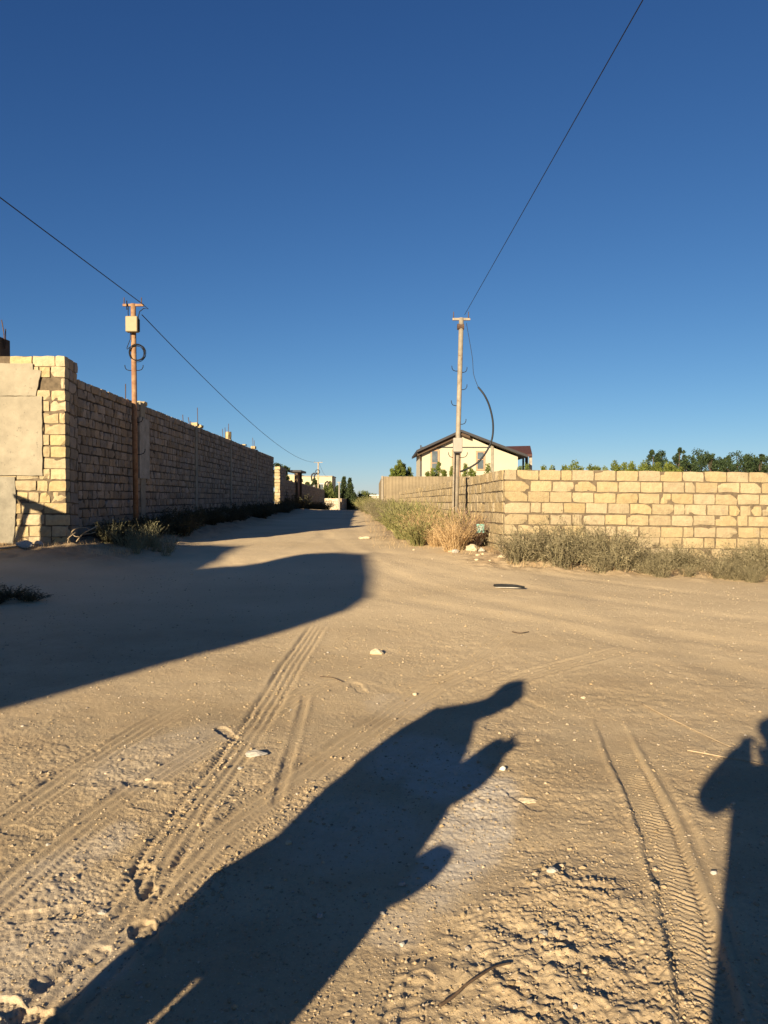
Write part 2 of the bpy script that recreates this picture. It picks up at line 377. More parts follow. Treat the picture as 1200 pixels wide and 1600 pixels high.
    lf = np.zeros(X.shape); s_, d_, _ = path_sd(X[mm], Y[mm], P, 1); lf[mm] = sst(-.01, .02, d_ + .02 * noise(X[mm], Y[mm], .12, 55))
    mk = mk * lf
    wx = X + .10 * noise(X, Y, .3, 72); wy = Y + .10 * noise(X, Y, .3, 73)
    rid = 1 - np.abs(noise(wx * .75 + .3 * wy, wy * 1.05, .17, 51)) * 2.2
    pt = np.clip(.55 + 1.0 * noise(X, Y, .35, 59), .12, 1)
    add += mk * (.012 + pt * (.013 * np.clip(rid, -.5, 1) + .010 * noise(X, Y, .06, 52)) + .005 * noise(X, Y, .02, 53))
    cx, cy = hit(860, 1540); e = ((X - cx) / .5) ** 2 + ((Y - cy) / .5) ** 2; mk2 = 1 - sst(.3, 1.2, e)
    add += mk2 * (.010 * noise(X, Y, .12, 56) + .012 * np.clip(noise(X, Y, .07, 57) - .25, 0, 1) - .02 * np.clip(noise(X, Y, .09, 58) - .5, 0, 1))
    # loose rubble strips along the walls
    el = (1 - sst(-4.9, -3.6, X + .35 * noise(X, Y, 2, 60))) * sst(11.6, 13, Y + .4 * noise(X, Y, 1.7, 63)) * (1 - sst(45, 60, Y))
    er = sst(1.1, 2.0, X - .03 * (Y < 13) + .35 * noise(X, Y, 2, 61)) * sst(11.5, 12.8, Y + .35 * noise(X, Y, 1.5, 62) - .02 * X) * (1 - sst(45, 60, Y))
    er2 = sst(-.6, .6, X + (Y - 16) * .035 + .35 * noise(X, Y, 2, 64)) * sst(15.5, 18, Y) * (1 - sst(45, 60, Y))
    eb = np.clip(el + er + er2, 0, 1)
    add += eb * (.05 + .05 * noise(X, Y, .6, 65) + .03 * noise(X, Y, .22, 66) + .018 * noise(X, Y, .1, 67))
    return z * (1 - .0 * near) + (fine * compact * near + add), eb, compact
def build_ground():
    fa = np.arange(-36, 36.001, .088); ca = np.concatenate([np.arange(-180, -36, 2.4), fa, np.arange(36.4, 180, 2.4)])
    ang = np.radians(ca); na = len(ang)
    rr = [0.0, .25, .5, .8, 1.1, 1.4, 1.6, 1.75]
    while rr[-1] < 5: rr.append(rr[-1] * 1.0024)
    while rr[-1] < 14: rr.append(rr[-1] * 1.0034)
    while rr[-1] < 55: rr.append(rr[-1] * 1.008)
    while rr[-1] < 1100: rr.append(rr[-1] * 1.06)
    rr = np.array(rr[1:]); nr = len(rr)
    A, RR = np.meshgrid(ang, rr); X = (np.sin(A) * RR).ravel(); Y = (np.cos(A) * RR).ravel()
    rz, eb, comp = relief(X, Y)
    Z = g(X, Y) + rz * (1 - sst(60, 110, np.hypot(X, Y)))
    co = np.stack([X, Y, Z], 1); co = np.concatenate([co, [[0, 0, 0]]]).astype(np.float32)
    i = np.arange(nr - 1)[:, None] * na; j = np.arange(na)[None, :]; j2 = (j + 1) % na
    q = np.stack([i + j, i + na + j, i + na + j2, i + j2], -1).reshape(-1, 4)[:, ::-1]
    q = q[:, ::-1]
    tri = np.stack([np.full(na, nr * na), np.arange(na), (np.arange(na) + 1) % na], 1)[:, ::-1]
    # orient up: test later with recalculated sign
    def up(f3):
        a, b, c = co[f3[:, 0]], co[f3[:, 1]], co[f3[:, 2]]
        return np.cross(b - a, c - a)[:, 2].mean() > 0
    if not up(q): q = q[:, ::-1]
    if not up(tri): tri = tri[:, ::-1]
    me = bpy.data.meshes.new('ground'); nv = len(co)
    me.vertices.add(nv); me.vertices.foreach_set('co', co.ravel())
    loops = np.concatenate([q.ravel(), tri.ravel()]).astype(np.int32); me.loops.add(len(loops)); me.loops.foreach_set('vertex_index', loops)
    st = np.concatenate([np.arange(len(q)) * 4, len(q) * 4 + np.arange(len(tri)) * 3]).astype(np.int32)
    me.polygons.add(len(st)); me.polygons.foreach_set('loop_start', st)
    me.update(calc_edges=True); me.validate()
    me.polygons.foreach_set('use_smooth', np.ones(len(st), bool))
    # mineral patches: pale grey ash / lime spilled on the soil
    ash = np.zeros(nv); x = co[:, 0]; y = co[:, 1]
    wob = .35 * noise(x, y, .35, 70) + .2 * noise(x, y, .12, 71)
    for px, py, sx, sy, k in ((735, 1300, .17, .75, 1.), (700, 1210, .22, .45, .8), (640, 1180, .25, .4, .6), (560, 1300, .35, .4, .35), (60, 1500, .28, .35, .5), (30, 1420, .3, .35, .4), (130, 1330, .14, .35, .5), (250, 1180, .3, .6, .35), (620, 1100, .25, .3, .3), (620, 1450, .10, .14, .4)):
        cx, cy = hit(px, py); a = .35
        u = (x - cx) * math.cos(a) - (y - cy) * math.sin(a); v = (x - cx) * math.sin(a) + (y - cy) * math.cos(a)
        ash = np.maximum(ash, k * (1 - sst(.35, 1.3, (u / sx) ** 2 + (v / sy) ** 2 + wob)))
    at1 = me.attributes.new('ash', 'FLOAT', 'POINT'); at1.data.foreach_set('value', ash.astype(np.float32))
    at2 = me.attributes.new('loose', 'FLOAT', 'POINT'); at2.data.foreach_set('value', np.concatenate([eb, [0]]).astype(np.float32))
    at3 = me.attributes.new('packed', 'FLOAT', 'POINT'); at3.data.foreach_set('value', np.concatenate([1 - comp, [0]]).astype(np.float32))
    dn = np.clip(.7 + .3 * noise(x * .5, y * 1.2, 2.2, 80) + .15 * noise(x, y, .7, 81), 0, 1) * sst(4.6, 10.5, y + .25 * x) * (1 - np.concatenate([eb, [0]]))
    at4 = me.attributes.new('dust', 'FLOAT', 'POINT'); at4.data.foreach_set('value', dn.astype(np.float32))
    m = bpy.data.materials.new('dirt'); m.use_nodes = True; n = m.node_tree.nodes; l = m.node_tree.links
    b = n['Principled BSDF']; b.inputs['Roughness'].default_value = .95; b.inputs['Specular IOR Level'].default_value = .15
    tc = n.new('ShaderNodeTexCoord'); co_ = tc.outputs['Object']
    def nz(s, d=8, r=.6):
        t = n.new('ShaderNodeTexNoise'); t.inputs['Scale'].default_value = s; t.inputs['Detail'].default_value = d; t.inputs['Roughness'].default_value = r; l.new(co_, t.inputs['Vector']); return t.outputs[0]
    def rng_(v, a, b_, c=0, d=1):
        t = n.new('ShaderNodeMapRange'); t.inputs[1].default_value = a; t.inputs[2].default_value = b_; t.inputs[3].default_value = c; t.inputs[4].default_value = d; l.new(v, t.inputs[0]); return t.outputs[0]
    def mixc(f, a, b_, k=None):
        t = n.new('ShaderNodeMix'); t.data_type = 'RGBA'; l.new(f, t.inputs[0])
        for sck, v in ((6, a), (7, b_)):
            if isinstance(v, tuple): t.inputs[sck].default_value = (*v, 1)
            else: l.new(v, t.inputs[sck])
        return t.outputs[2]
    def attr(nm):
        t = n.new('ShaderNodeAttribute'); t.attribute_name = nm; return t.outputs['Fac']
    base = mixc(rng_(nz(.45, 6), .38, .62), DIRT_A, DIRT_B)
    mp = n.new('ShaderNodeMapping'); mp.inputs['Scale'].default_value = (.28, 1.3, 1); mp.inputs['Rotation'].default_value = (0, 0, R(8)); l.new(co_, mp.inputs['Vector'])
    ns = n.new('ShaderNodeTexNoise'); ns.inputs['Scale'].default_value = 1.1; ns.inputs['Detail'].default_value = 7; l.new(mp.outputs[0], ns.inputs['Vector'])
    base = mixc(rng_(ns.outputs[0], .40, .64, 0, .55), base, (.54, .42, .26))
    base = mixc(rng_(nz(3.2, 8, .7), .42, .66, 0, .45), base, (.37, .26, .145))
    base = mixc(rng_(nz(45, 6, .75), .50, .72, 0, .55), base, (.30, .23, .15))
    base = mixc(rng_(nz(160, 3, .7), .60, .70, 0, .55), base, (.60, .52, .40))
    ma = n.new('ShaderNodeMath'); ma.operation = 'MULTIPLY'; l.new(attr('ash'), ma.inputs[0]); l.new(rng_(nz(9, 8, .75), .3, .62, .3, 1), ma.inputs[1])
    base = mixc(ma.outputs[0], base, (.57, .50, .40))
    base = mixc(rng_(attr('packed'), 0, 1, 0, .25), base, (.44, .335, .20))
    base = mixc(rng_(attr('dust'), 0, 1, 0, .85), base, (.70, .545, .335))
    ml = n.new('ShaderNodeMath'); ml.operation = 'MULTIPLY'; l.new(attr('loose'), ml.inputs[0]); l.new(rng_(nz(2.2, 8, .7), .35, .6, .1, .7), ml.inputs[1])
    base = mixc(ml.outputs[0], base, (.27, .18, .10))
    l.new(base, b.inputs['Base Color'])
    bp = n.new('ShaderNodeBump'); bp.inputs['Strength'].default_value = .7; bp.inputs['Distance'].default_value = .006; l.new(nz(120, 6, .75), bp.inputs['Height'])
    bp2 = n.new('ShaderNodeBump'); bp2.inputs['Strength'].default_value = .3; bp2.inputs['Distance'].default_value = .02; l.new(nz(22, 6, .7), bp2.inputs['Height']); l.new(bp2.outputs[0], bp.inputs['Normal'])
    l.new(bp.outputs[0], b.inputs['Normal'])
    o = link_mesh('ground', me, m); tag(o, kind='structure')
    return co
DIRT_A = (.375, .285, .17); DIRT_B = (.485, .37, .225)
gco = build_ground()
sea = MB(); sea.v = [(-20000, 950, -24), (20000, 950, -24), (20000, 22000, -24), (-20000, 22000, -24)]; sea.f = [(0, 1, 2, 3)]
tag(sea.build('sea', mat('sea_water', (.10, .16, .22), .35, .1, .01)), kind='structure')

# gravel: uncountable small pebbles, one object
def pebbles(n, seed):
    rr = random.Random(seed); vs = []; fs = []
    bm = bmesh.new(); bmesh.ops.create_icosphere(bm, subdivisions=1, radius=1); base = np.array([v.co[:] for v in bm.verts]); bf = [[v.index for v in f.verts] for f in bm.faces]; bm.free()
    P = []
    for k in range(n):
        r = 1.9 * (14 / 1.9) ** (rr.random() ** 1.25); a = R(rr.uniform(-33, 33)); P.append((r * math.sin(a), r * math.cos(a)))
    P = np.array(P); rz, _, _ = relief(P[:, 0], P[:, 1]); Z = g(P[:, 0], P[:, 1]) + rz
    for k in range(n):
        s = .0013 * math.exp(abs(rr.gauss(0, .55))) * (1 + .10 * P[k, 1])
        s = min(s, .011)
        q = base * (1 + .3 * rng.random((12, 1)) - .15) * np.array([s * rr.uniform(.8, 1.5), s * rr.uniform(.8, 1.2), s * rr.uniform(.5, .9)])
        a = rr.uniform(0, 6.28); c, sn = math.cos(a), math.sin(a)
        q = np.stack([q[:, 0] * c - q[:, 1] * sn, q[:, 0] * sn + q[:, 1] * c, q[:, 2]], 1) + np.array([P[k, 0], P[k, 1], Z[k] + s * .25])
        o = len(vs) ; vs.extend(map(tuple, q)); fs.extend([tuple(o + i for i in f) for f in bf])
    me = bpy.data.meshes.new('gravel'); me.from_pydata(vs, [], fs); return me
tag(link_mesh('gravel', pebbles(10000, 5), mat('pebble', (.40, .31, .20), .9, .1, 30, island=.35)), kind='stuff', label='small pebbles and grit scattered over the dirt road', cat='gravel')

def clods(seed):
    rr = random.Random(seed); vs = []; fs = []
    bm = bmesh.new(); bmesh.ops.create_icosphere(bm, subdivisions=1, radius=1); base = np.array([v.co[:] for v in bm.verts]); bf = [[v.index for v in f.verts] for f in bm.faces]; bm.free()
    P = []; SZ = []
    for k in range(9000):
        r = 1.9 * (12 / 1.9) ** (rr.random() ** 1.3); a = R(rr.uniform(-33, 33)); P.append((r * math.sin(a), r * math.cos(a))); SZ.append(min(.011, .0022 * math.exp(abs(rr.gauss(0, .5))) * (1 + .07 * r)))
    cx, cy = hit(950, 1480)
    for k in range(800): P.append((cx + rr.gauss(-.05, .2), cy + rr.gauss(0, .32))); SZ.append(min(.012, .0026 * math.exp(abs(rr.gauss(0, .6)))))
    for pth, w_ in ((((205, 1385), (250, 1320), (290, 1262), (330, 1205), (362, 1165), (392, 1118)), .03), (((300, 1420), (380, 1330), (500, 1215)), .03), (((985, 1250), (1020, 1360), (1050, 1480), (1075, 1600)), .03), (((560, 1000), (640, 1020), (700, 1060)), .2), (((430, 1120), (480, 1060), (540, 1000)), .15)):
        pp = [hit(*q) for q in pth]
        for k in range(260):
            i = rr.randrange(len(pp) - 1); f = rr.random(); P.append((pp[i][0] * (1 - f) + pp[i + 1][0] * f + rr.gauss(0, w_), pp[i][1] * (1 - f) + pp[i + 1][1] * f + rr.gauss(0, w_))); SZ.append(min(.012, .003 * math.exp(abs(rr.gauss(0, .55)))))
    P = np.array(P); rz, _, _ = relief(P[:, 0], P[:, 1]); Z = g(P[:, 0], P[:, 1]) + rz
    for k in range(len(P)):
        s_ = SZ[k]; q = base * (1 + .7 * rng.random((12, 1)) - .35) * np.array([s_ * rr.uniform(.8, 1.6), s_ * rr.uniform(.8, 1.2), s_ * rr.uniform(.5, .9)])
        a = rr.uniform(0, 6.28); c, sn = math.cos(a), math.sin(a)
        q = np.stack([q[:, 0] * c - q[:, 1] * sn, q[:, 0] * sn + q[:, 1] * c, q[:, 2]], 1) + np.array([P[k, 0], P[k, 1], Z[k] + s_ * .15])
        o = len(vs); vs.extend(map(tuple, q)); fs.extend([tuple(o + i for i in f) for f in bf])
    me = bpy.data.meshes.new('dirt_clods'); me.from_pydata(vs, [], fs); return me
tag(link_mesh('dirt_clods', clods(8), mat('clod', (.39, .295, .175), .95, .15, 40, island=.15)), kind='stuff', label='crumbs and clods of dry soil along the wheel ruts and churned dirt', cat='soil')

# ------------------------------------------------------------------ block walls
def rblock(V, Fc, c, dims, ax, rr, rough=.009):
    """one rough sawn stone block: 4x3x3 grid shell, corners eased"""
    hx, hy, hz = [d / 2 for d in dims]; nx, ny, nz_ = 4, 3, 3
    idx = {}; n0 = len(V)
    e = .006
    def pt(i, j, k):
        key = (i, j, k)
        if key in idx: return idx[key]
        x = (-1 + 2 * i / (nx - 1)) * hx; y = (-1 + 2 * j / (ny - 1)) * hy; z = (-1 + 2 * k / (nz_ - 1)) * hz
        ext = (i in (0, nx - 1)) + (j in (0, ny - 1)) + (k in (0, nz_ - 1))
        ee = e * (.0 if ext < 2 else (.8 if ext == 2 else 1.3))
        if ext >= 2 and rr.random() < .13: ee *= rr.uniform(2, 5)
        x -= math.copysign(ee, x) if i in (0, nx - 1) else 0
        y -= math.copysign(ee, y) if j in (0, ny - 1) else 0
        z -= math.copysign(ee, z) if k in (0, nz_ - 1) else 0
        x += rr.uniform(-rough, rough) * .6; y += rr.uniform(-rough, rough) * .8; z += rr.uniform(-rough, rough) * .6
        p = c + ax[0] * x + ax[1] * y + ax[2] * z
        idx[key] = len(V); V.append(tuple(p)); return idx[key]
    def face(fn, a, b):
        for i in range(a - 1):
            for j in range(b - 1): Fc.append((fn(i, j), fn(i + 1, j), fn(i + 1, j + 1), fn(i, j + 1)))
    face(lambda i, k: pt(i, 0, k), nx, nz_); face(lambda i, k: pt(nx - 1 - i, ny - 1, k), nx, nz_)
    face(lambda j, k: pt(nx - 1, j, k), ny, nz_); face(lambda j, k: pt(0, ny - 1 - j, k), ny, nz_)
    face(lambda i, j: pt(i, j, nz_ - 1), nx, ny); face(lambda i, j: pt(i, ny - 1 - j, 0), nx, ny)
def block_wall(name, p0, p1, zt0, zt1, zb, ch, lens, thick, material, parent, seed=1, gap=.007, inset=.02, skip=None, side=1, quoin=0, jit=.005, back=True, mort=None, topmiss=0):
    """wall whose visible face runs p0->p1 (outer side = right hand of travel * side)"""
    rr = random.Random(seed); V = []; Fc = []
    p0 = Vector(p0); p1 = Vector(p1); d = (p1 - p0); L = d.length; t = d / L; nrm = Vector((t.y, -t.x)) * side   # outward
    slope = (zt1 - zt0) / L; ax0 = Vector((t.x, t.y, slope)).normalized(); an = Vector((-nrm.x, -nrm.y, 0)); az = Vector((0, 0, 1))
    k = 0
    while True:
        zc = -(k + .5) * ch
        if zt0 + zc + ch / 2 < zb and zt1 + zc + ch / 2 < zb: break
        s = 0.0; first = True
        if quoin: first_len = quoin if k % 2 == 0 else lens[0][0]
        off = rr.uniform(.0, 1)
        while s < L - .03:
            ln = rr.choices([q[0] for q in lens], [q[1] for q in lens])[0]
            if first:
                ln = first_len if quoin else ln * (.35 + .65 * off if k % 2 else 1)
                first = False
            if s + ln > L - .08: ln = L - s
            c2 = p0 + t * (s + ln / 2); zz = zt0 + slope * (s + ln / 2) + zc + rr.uniform(-.004, .004) + .007 * math.sin(k * 2.1 + (s + ln / 2) * .9) * (k > 0)
            ok = not (k < topmiss and rr.random() < .3)
            if skip and skip(s + ln / 2, k): ok = False
            if ok:
                push = rr.uniform(-jit, jit)
                c3 = Vector((c2.x, c2.y, zz)) + an * (thick / 2 + push)
                hh = ch - gap - abs(rr.gauss(0, .004))
                rot = Matrix.Rotation(rr.gauss(0, .006), 3, an)
                rblock(V, Fc, c3, (ln - gap - abs(rr.gauss(0, .005)), thick, hh), (rot @ ax0, an, rot @ az), rr)
            s += ln
        k += 1
    me = bpy.data.meshes.new(name); me.from_pydata(V, [], Fc); me.update()
    bm = bmesh.new(); bm.from_mesh(me); bmesh.ops.recalc_face_normals(bm, faces=bm.faces); bm.to_mesh(me); bm.free()
    o = link_mesh(name, me, material, parent)
    if back:
        mb = MB(); a = Vector((p0.x, p0.y, 0)); b_ = Vector((p1.x, p1.y, 0)); i1 = an * inset; i2 = an * (thick - inset)
        tz = ch * (1.0 + topmiss) - ch + .016
        tt = Vector((t.x, t.y, 0)) * .022
        for (q, z) in ((a + tt, zt0 - tz), (b_ - tt, zt1 - tz)):
            for ii in (i1, i2):
                for zz in (zb - .3, z): mb.v.append((q.x + ii.x, q.y + ii.y, zz))
        mb.f = [(0, 1, 5, 4), (2, 6, 7, 3), (1, 3, 7, 5), (0, 2, 3, 1), (4, 5, 7, 6), (0, 4, 6, 2)]
        mb.build('mortar', mort or M_MORTAR, parent)
    return o

# right boundary wall (front run, side run with a joint, then on)
wr = empty('block_wall', (2.17, 13.9, .3), label='sunlit yellow limestone block wall turning the corner right of the road', cat='wall')
block_wall('front_run', (12.6, 13.95), (2.17, 13.9), EYE + .36, EYE + .49, -.6, .2, [(.4, 8), (.2, 2)], .2, M_BLOCK, wr, 3, side=-1 if False else -1)
block_wall('side_run', (2.168, 14.11), (1.95, 18.0), EYE + .487, EYE + .44, 0, .2, [(.4, 8), (.2, 1)], .2, M_BLOCK, wr, 4, side=-1)
block_wall('far_side_run', (1.93, 18.12), (.9, 45), EYE + .44, EYE + .26, 0, .2, [(.4, 8), (.2, 1)], .2, M_BLOCK, wr, 5, side=-1)
sg = empty('wall_sign', at(750.5, 825.5, 15.8), label='small teal plate fixed low on the limestone wall corner', cat='sign')
MB().box((0, 0, 0), (.15, .012, .17)).build('plate', M_TEAL, None)
_p = bpy.data.objects['plate']; _p.parent = sg; _p.rotation_euler.z = R(-12); _p.name = 'plate'
_q = MB().box((0, -.009, .03), (.11, .004, .012)).box((0, -.009, .0), (.08, .004, .010)).box((0, -.009, -.03), (.1, .004, .010)).build('paint_lines', M_WHITE, None); _q.parent = _p
sg.location = at(750.5, 825.5, 15.2)
MB().box((at(750.5, 0, 15.22).x, 15.22, .55), (.02, .02, .9)).build('stake', M_WOOD, sg)

# grey sheet fence behind it, front run and run up the street
fn = empty('sheet_fence', (-.08, 46, .6), label='tall beige ribbed sheet fence standing behind the limestone wall', cat='fence')
def ribbed(a, b, z0, z1, pitch=.2, amp=.010):
    a = Vector(a); b = Vector(b); d = b - a; L = d.length; t = d / L; n_ = Vector((t.y, -t.x)); m = MB(); N = int(L / pitch * 4)
    off = (0, 0, 1, 1); th = .03
    for side_ in (0, 1):
        for i in range(N + 1):
            p = a + t * (L * i / N) + n_ * (off[i % 4] * amp + side_ * th)
            m.v.append((p.x, p.y, z0)); m.v.append((p.x, p.y, z1 + .004 * math.sin(i * .7)))
    M = 2 * (N + 1)
    for i in range(N):
        m.f.append((2 * i, 2 * i + 2, 2 * i + 3, 2 * i + 1)); m.f.append((M + 2 * i, M + 2 * i + 1, M + 2 * i + 3, M + 2 * i + 2)); m.f.append((2 * i + 1, 2 * i + 3, M + 2 * i + 3, M + 2 * i + 1))
    m.f.append((0, 1, M + 1, M)); m.f.append((2 * N, M + 2 * N, M + 2 * N + 1, 2 * N + 1))
    return m
ribbed((-.08, 46), (9, 46.3), -.2, EYE + 1.17).build('front_panel', M_FENCE, fn)
ribbed((-.45, 72), (-.115, 46.0), -1, EYE + 1.12).build('side_panel', M_FENCE, fn)
MB().box((-.1, 45.98, 1.1), (.12, .12, 3.2)).build('corner_post', M_GALV, fn)
for x in (2.2, 4.6, 7.0): MB().box((x, 46.3, 1.0), (.08, .08, 3.0)).build('post', M_GALV, fn)

# ---- left: rendered wall end with block pillar
wl = empty('rendered_block_wall', (-5.62, 13.6, .6), label='sunlit end of a block wall with grey rendered panels left of the road', cat='wall')
def skp(s, k): return False
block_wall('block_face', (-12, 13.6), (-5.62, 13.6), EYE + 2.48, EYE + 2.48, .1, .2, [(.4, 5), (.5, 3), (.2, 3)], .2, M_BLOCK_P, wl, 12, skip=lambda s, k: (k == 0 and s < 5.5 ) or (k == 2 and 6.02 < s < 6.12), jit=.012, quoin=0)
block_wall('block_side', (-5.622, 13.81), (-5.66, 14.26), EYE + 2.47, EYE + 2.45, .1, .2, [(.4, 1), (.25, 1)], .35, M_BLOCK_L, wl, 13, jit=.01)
def panel(pts, y, th, name, material):
    q_ = []; r5 = random.Random(len(name) * 7)
    for i in range(len(pts)):
        a, b_ = pts[i], pts[(i + 1) % len(pts)]; n_ = max(1, int((b_ - a).length / .09))
        for j_ in range(n_):
            e_ = a.lerp(b_, j_ / n_); q_.append(Vector((e_.x + r5.uniform(-.006, .006), 0, e_.z + r5.uniform(-.005, .005))))
    pts = q_
    m = MB(); m.poly_prism([(p.x, p.z) for p in pts], (0, y, 0), (1, 0, 0), (0, 0, 1), (0, th, 0)); return m.build(name, material, wl)
Pp = lambda px, py: at(px, py, 13.55)
panel([Pp(-260, 566), Pp(50, 568), Pp(51, 577), Pp(64, 579), Pp(55, 618.4), Pp(-260, 618)], 13.572, .022, 'upper_panel', M_CONC_P)
panel([Pp(-260, 619.2), Pp(65, 619.4), Pp(66, 743), Pp(-260, 742)], 13.568, .025, 'middle_panel', M_CONC_P)
panel([Pp(-260, 744.5), Pp(22, 745), Pp(24, 790), Pp(20, 858), Pp(-260, 858)], 13.58, .025, 'lower_panel', M_CONC_D)
# column behind with reinforcement bars
cl = empty('concrete_column', at(-6, 560, 18), label='dark unfinished concrete column with two bare steel bars above the rendered wall', cat='column')
MB().box(at(-8, 556, 18) + Vector((0, 0, -.45)), (.5, .5, 1.7), rz=R(0)).build('shaft', M_WOOD, cl, bevel=.02)  # concrete shaft drawn in the dark wood colour
MB().tube([at(8, 545, 17.9), at(6.5, 520, 17.9), at(3, 500, 17.9)], .012, 6).build('steel_bar', M_RUSTD, cl)
MB().tube([at(9, 545, 17.95), at(9.2, 514, 17.95)], .012, 6).build('steel_bar', M_RUSTD, cl)
MB().box(at(17, 568, 16.5), (.14, .3, .2)).build('loose_block', M_WOOD, cl)

# ---- left: long shaded wall along the street
def WX(D): return -.0125 * D - 5.487
ll = empty('long_block_wall', (WX(14.3), 14.3, .7), label='long shaded grey brown block wall with steel bars on top running up the left of the street', cat='wall')
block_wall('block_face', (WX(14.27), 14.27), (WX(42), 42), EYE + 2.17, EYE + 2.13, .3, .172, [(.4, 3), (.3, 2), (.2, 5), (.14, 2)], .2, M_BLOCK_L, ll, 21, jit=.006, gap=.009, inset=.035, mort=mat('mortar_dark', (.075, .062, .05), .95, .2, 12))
def col(D, z0, z1, wd=.26, pr=.02, name='column', m=M_CONC_D):
    return MB().box((WX(D) + pr - .05, D, (z0 + z1) / 2), (.1 + .02, wd, z1 - z0)).build(name, m, ll, bevel=.01)
col(18.2, .3, EYE + 2.2, .34, .012)
for D in (23.7, 29.4, 36.0): col(D, .3, EYE + 2.16, .26, .012)
MB().box((WX(18.25) + .035, 18.22, EYE + 1.12), (.04, .74, 1.42)).build('grey_board', M_CONC, ll, bevel=.005)
def bar(D, px, pyt, pyb=None, dx=-.08):
    X = WX(D) + dx; z1 = at(px, pyt, D).z
    MB().tube([(X, D, EYE + 1.9), (X + .01, D + .02, (z1 + EYE + 2) / 2), (X + rng.uniform(-.02, .02), D, z1)], .011, 6).build('steel_bar', M_RUSTD, ll)
for D, px, py in ((17.2, 201, 600), (17.95, 218, 588), (22.35, 291, 648), (23.1, 299, 652), (23.3, 303, 658), (24.2, 311, 637), (28.2, 352, 670), (28.7, 355, 668), (29.3, 360, 662), (29.35, 361.5, 668), (35.2, 392, 684), (35.7, 397, 688)):
    bar(D, px, py)
rr_ = random.Random(4)
for D, h, l in ((24.0, .12, .3), (24.6, .10, .35), (29.5, .30, .18), (35.6, .14, .4), (18.5, .10, .3), (33, .05, .4)):
    V = []; Fc = []; rblock(V, Fc, Vector((WX(D) - .1, D, EYE + 2.145 + h / 2 + .02)), (l, .2, h), (Vector((0, 1, 0)), Vector((-1, 0, 0)), Vector((0, 0, 1))), rr_)
    me = bpy.data.meshes.new('top_block'); me.from_pydata(V, [], Fc); link_mesh('top_block', me, M_BLOCK_P, ll)

# ---- lower wall beyond
wb = empty('lower_block_wall', (WX(44), 44, .6), label='lower shaded block wall continuing past the end of the long wall', cat='wall')
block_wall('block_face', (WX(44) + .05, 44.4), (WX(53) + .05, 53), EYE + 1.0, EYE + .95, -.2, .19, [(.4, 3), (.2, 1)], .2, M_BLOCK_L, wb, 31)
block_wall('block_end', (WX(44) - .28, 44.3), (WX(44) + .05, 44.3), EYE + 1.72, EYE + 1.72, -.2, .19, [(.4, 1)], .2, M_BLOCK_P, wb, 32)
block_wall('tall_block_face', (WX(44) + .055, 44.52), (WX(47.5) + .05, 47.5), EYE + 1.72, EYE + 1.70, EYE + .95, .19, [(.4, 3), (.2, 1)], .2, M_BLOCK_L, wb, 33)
gt = empty('gateway', (WX(55), 55, .3), label='rusty brown gate with a dark canopy set in the shaded wall', cat='gate')
MB().box((WX(55) - .0, 54.7, 1.6), (.08, 2.6, 3.2)).build('gate_leaf', mat('rust_red_gate', (.16, .06, .035), .7, .2, 5), gt)
for D in (53.3, 56.2): MB().box((WX(D) + .07, D, 1.55), (.22, .25, 3.4)).build('gate_post', M_WOOD, gt)
MB().box((WX(55) + .0, 54.8, EYE + 1.72), (.9, 3.6, .14)).build('canopy', M_DARK, gt)
w3 = empty('street_wall', (WX(57), 57, .2), label='plain shaded wall dropping down the street beyond the gate', cat='wall')
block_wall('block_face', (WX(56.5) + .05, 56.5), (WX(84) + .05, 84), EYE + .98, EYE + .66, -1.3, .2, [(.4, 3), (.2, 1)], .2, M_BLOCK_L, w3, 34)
w4 = empty('cross_wall', (-7.4, 95, -.2), label='low sunlit whitish wall facing the road at the bend', cat='wall')
block_wall('block_face', (-7.45, 95), (-5.5, 95), EYE - .28, EYE - .3, -1.2, .2, [(.4, 3), (.2, 1)], .25, mat('limestone_far', (.50, .42, .30), .95, .1, 3, island=.2), w4, 35)
w5 = empty('far_shaded_wall', (-5.3, 97, -.2), label='dark shaded wall under the cypresses at the end of the street', cat='wall')
block_wall('block_face', (-5.32, 96.6), (-5.1, 125), EYE - .3, EYE - .5, -2.0, .2, [(.4, 3), (.2, 1)], .2, M_BLOCK_L, w5, 36)

# ---- far building left
def house_box(parent, c, d, rz, material, name='wall'):
    return MB().box(c, d, rz).build(name, material, parent, bevel=.02)
fb = empty('flat_roof_house', (-11.5, 130, -1), label='pale flat roofed house rising behind the street wall on the left', cat='house')
MB().box((-11.9, 135, EYE + .1), (6.2, 10, 6.4)).build('wall', mat('cream_house', (.50, .43, .28), .9, .05, 1), fb)
MB().box((-16, 133, EYE + 1.3), (4.0, 6, 4.6)).build('side_wing', mat('cream_house_wing', (.50, .41, .25), .9, .05, 1), fb)
MB().box((-11.9, 135, EYE + 3.36), (6.4, 10.2, .14)).build('roof_edge', M_CONC, fb)
for x in (-12.2, -10.6):
    wv = MB().box((x, 129.96, EYE + 1.5), (.8, .1, 1.2)).build('window', M_WHITE, fb); MB().box((x, 129.88, EYE + 1.5), (.6, .08, 1.0)).build('pane', M_GLASS, wv)
for px in (487.5, 492):
    p = at(px, 752, 126); MB().tube([p, p + Vector((-.1, 0, .7)), p + Vector((0, 0, 1.1)), p + Vector((.35, 0, 1.35)), p + Vector((.5, 0, 1.1))], .13, 8).build('vent_pipe', M_DARK, fb)
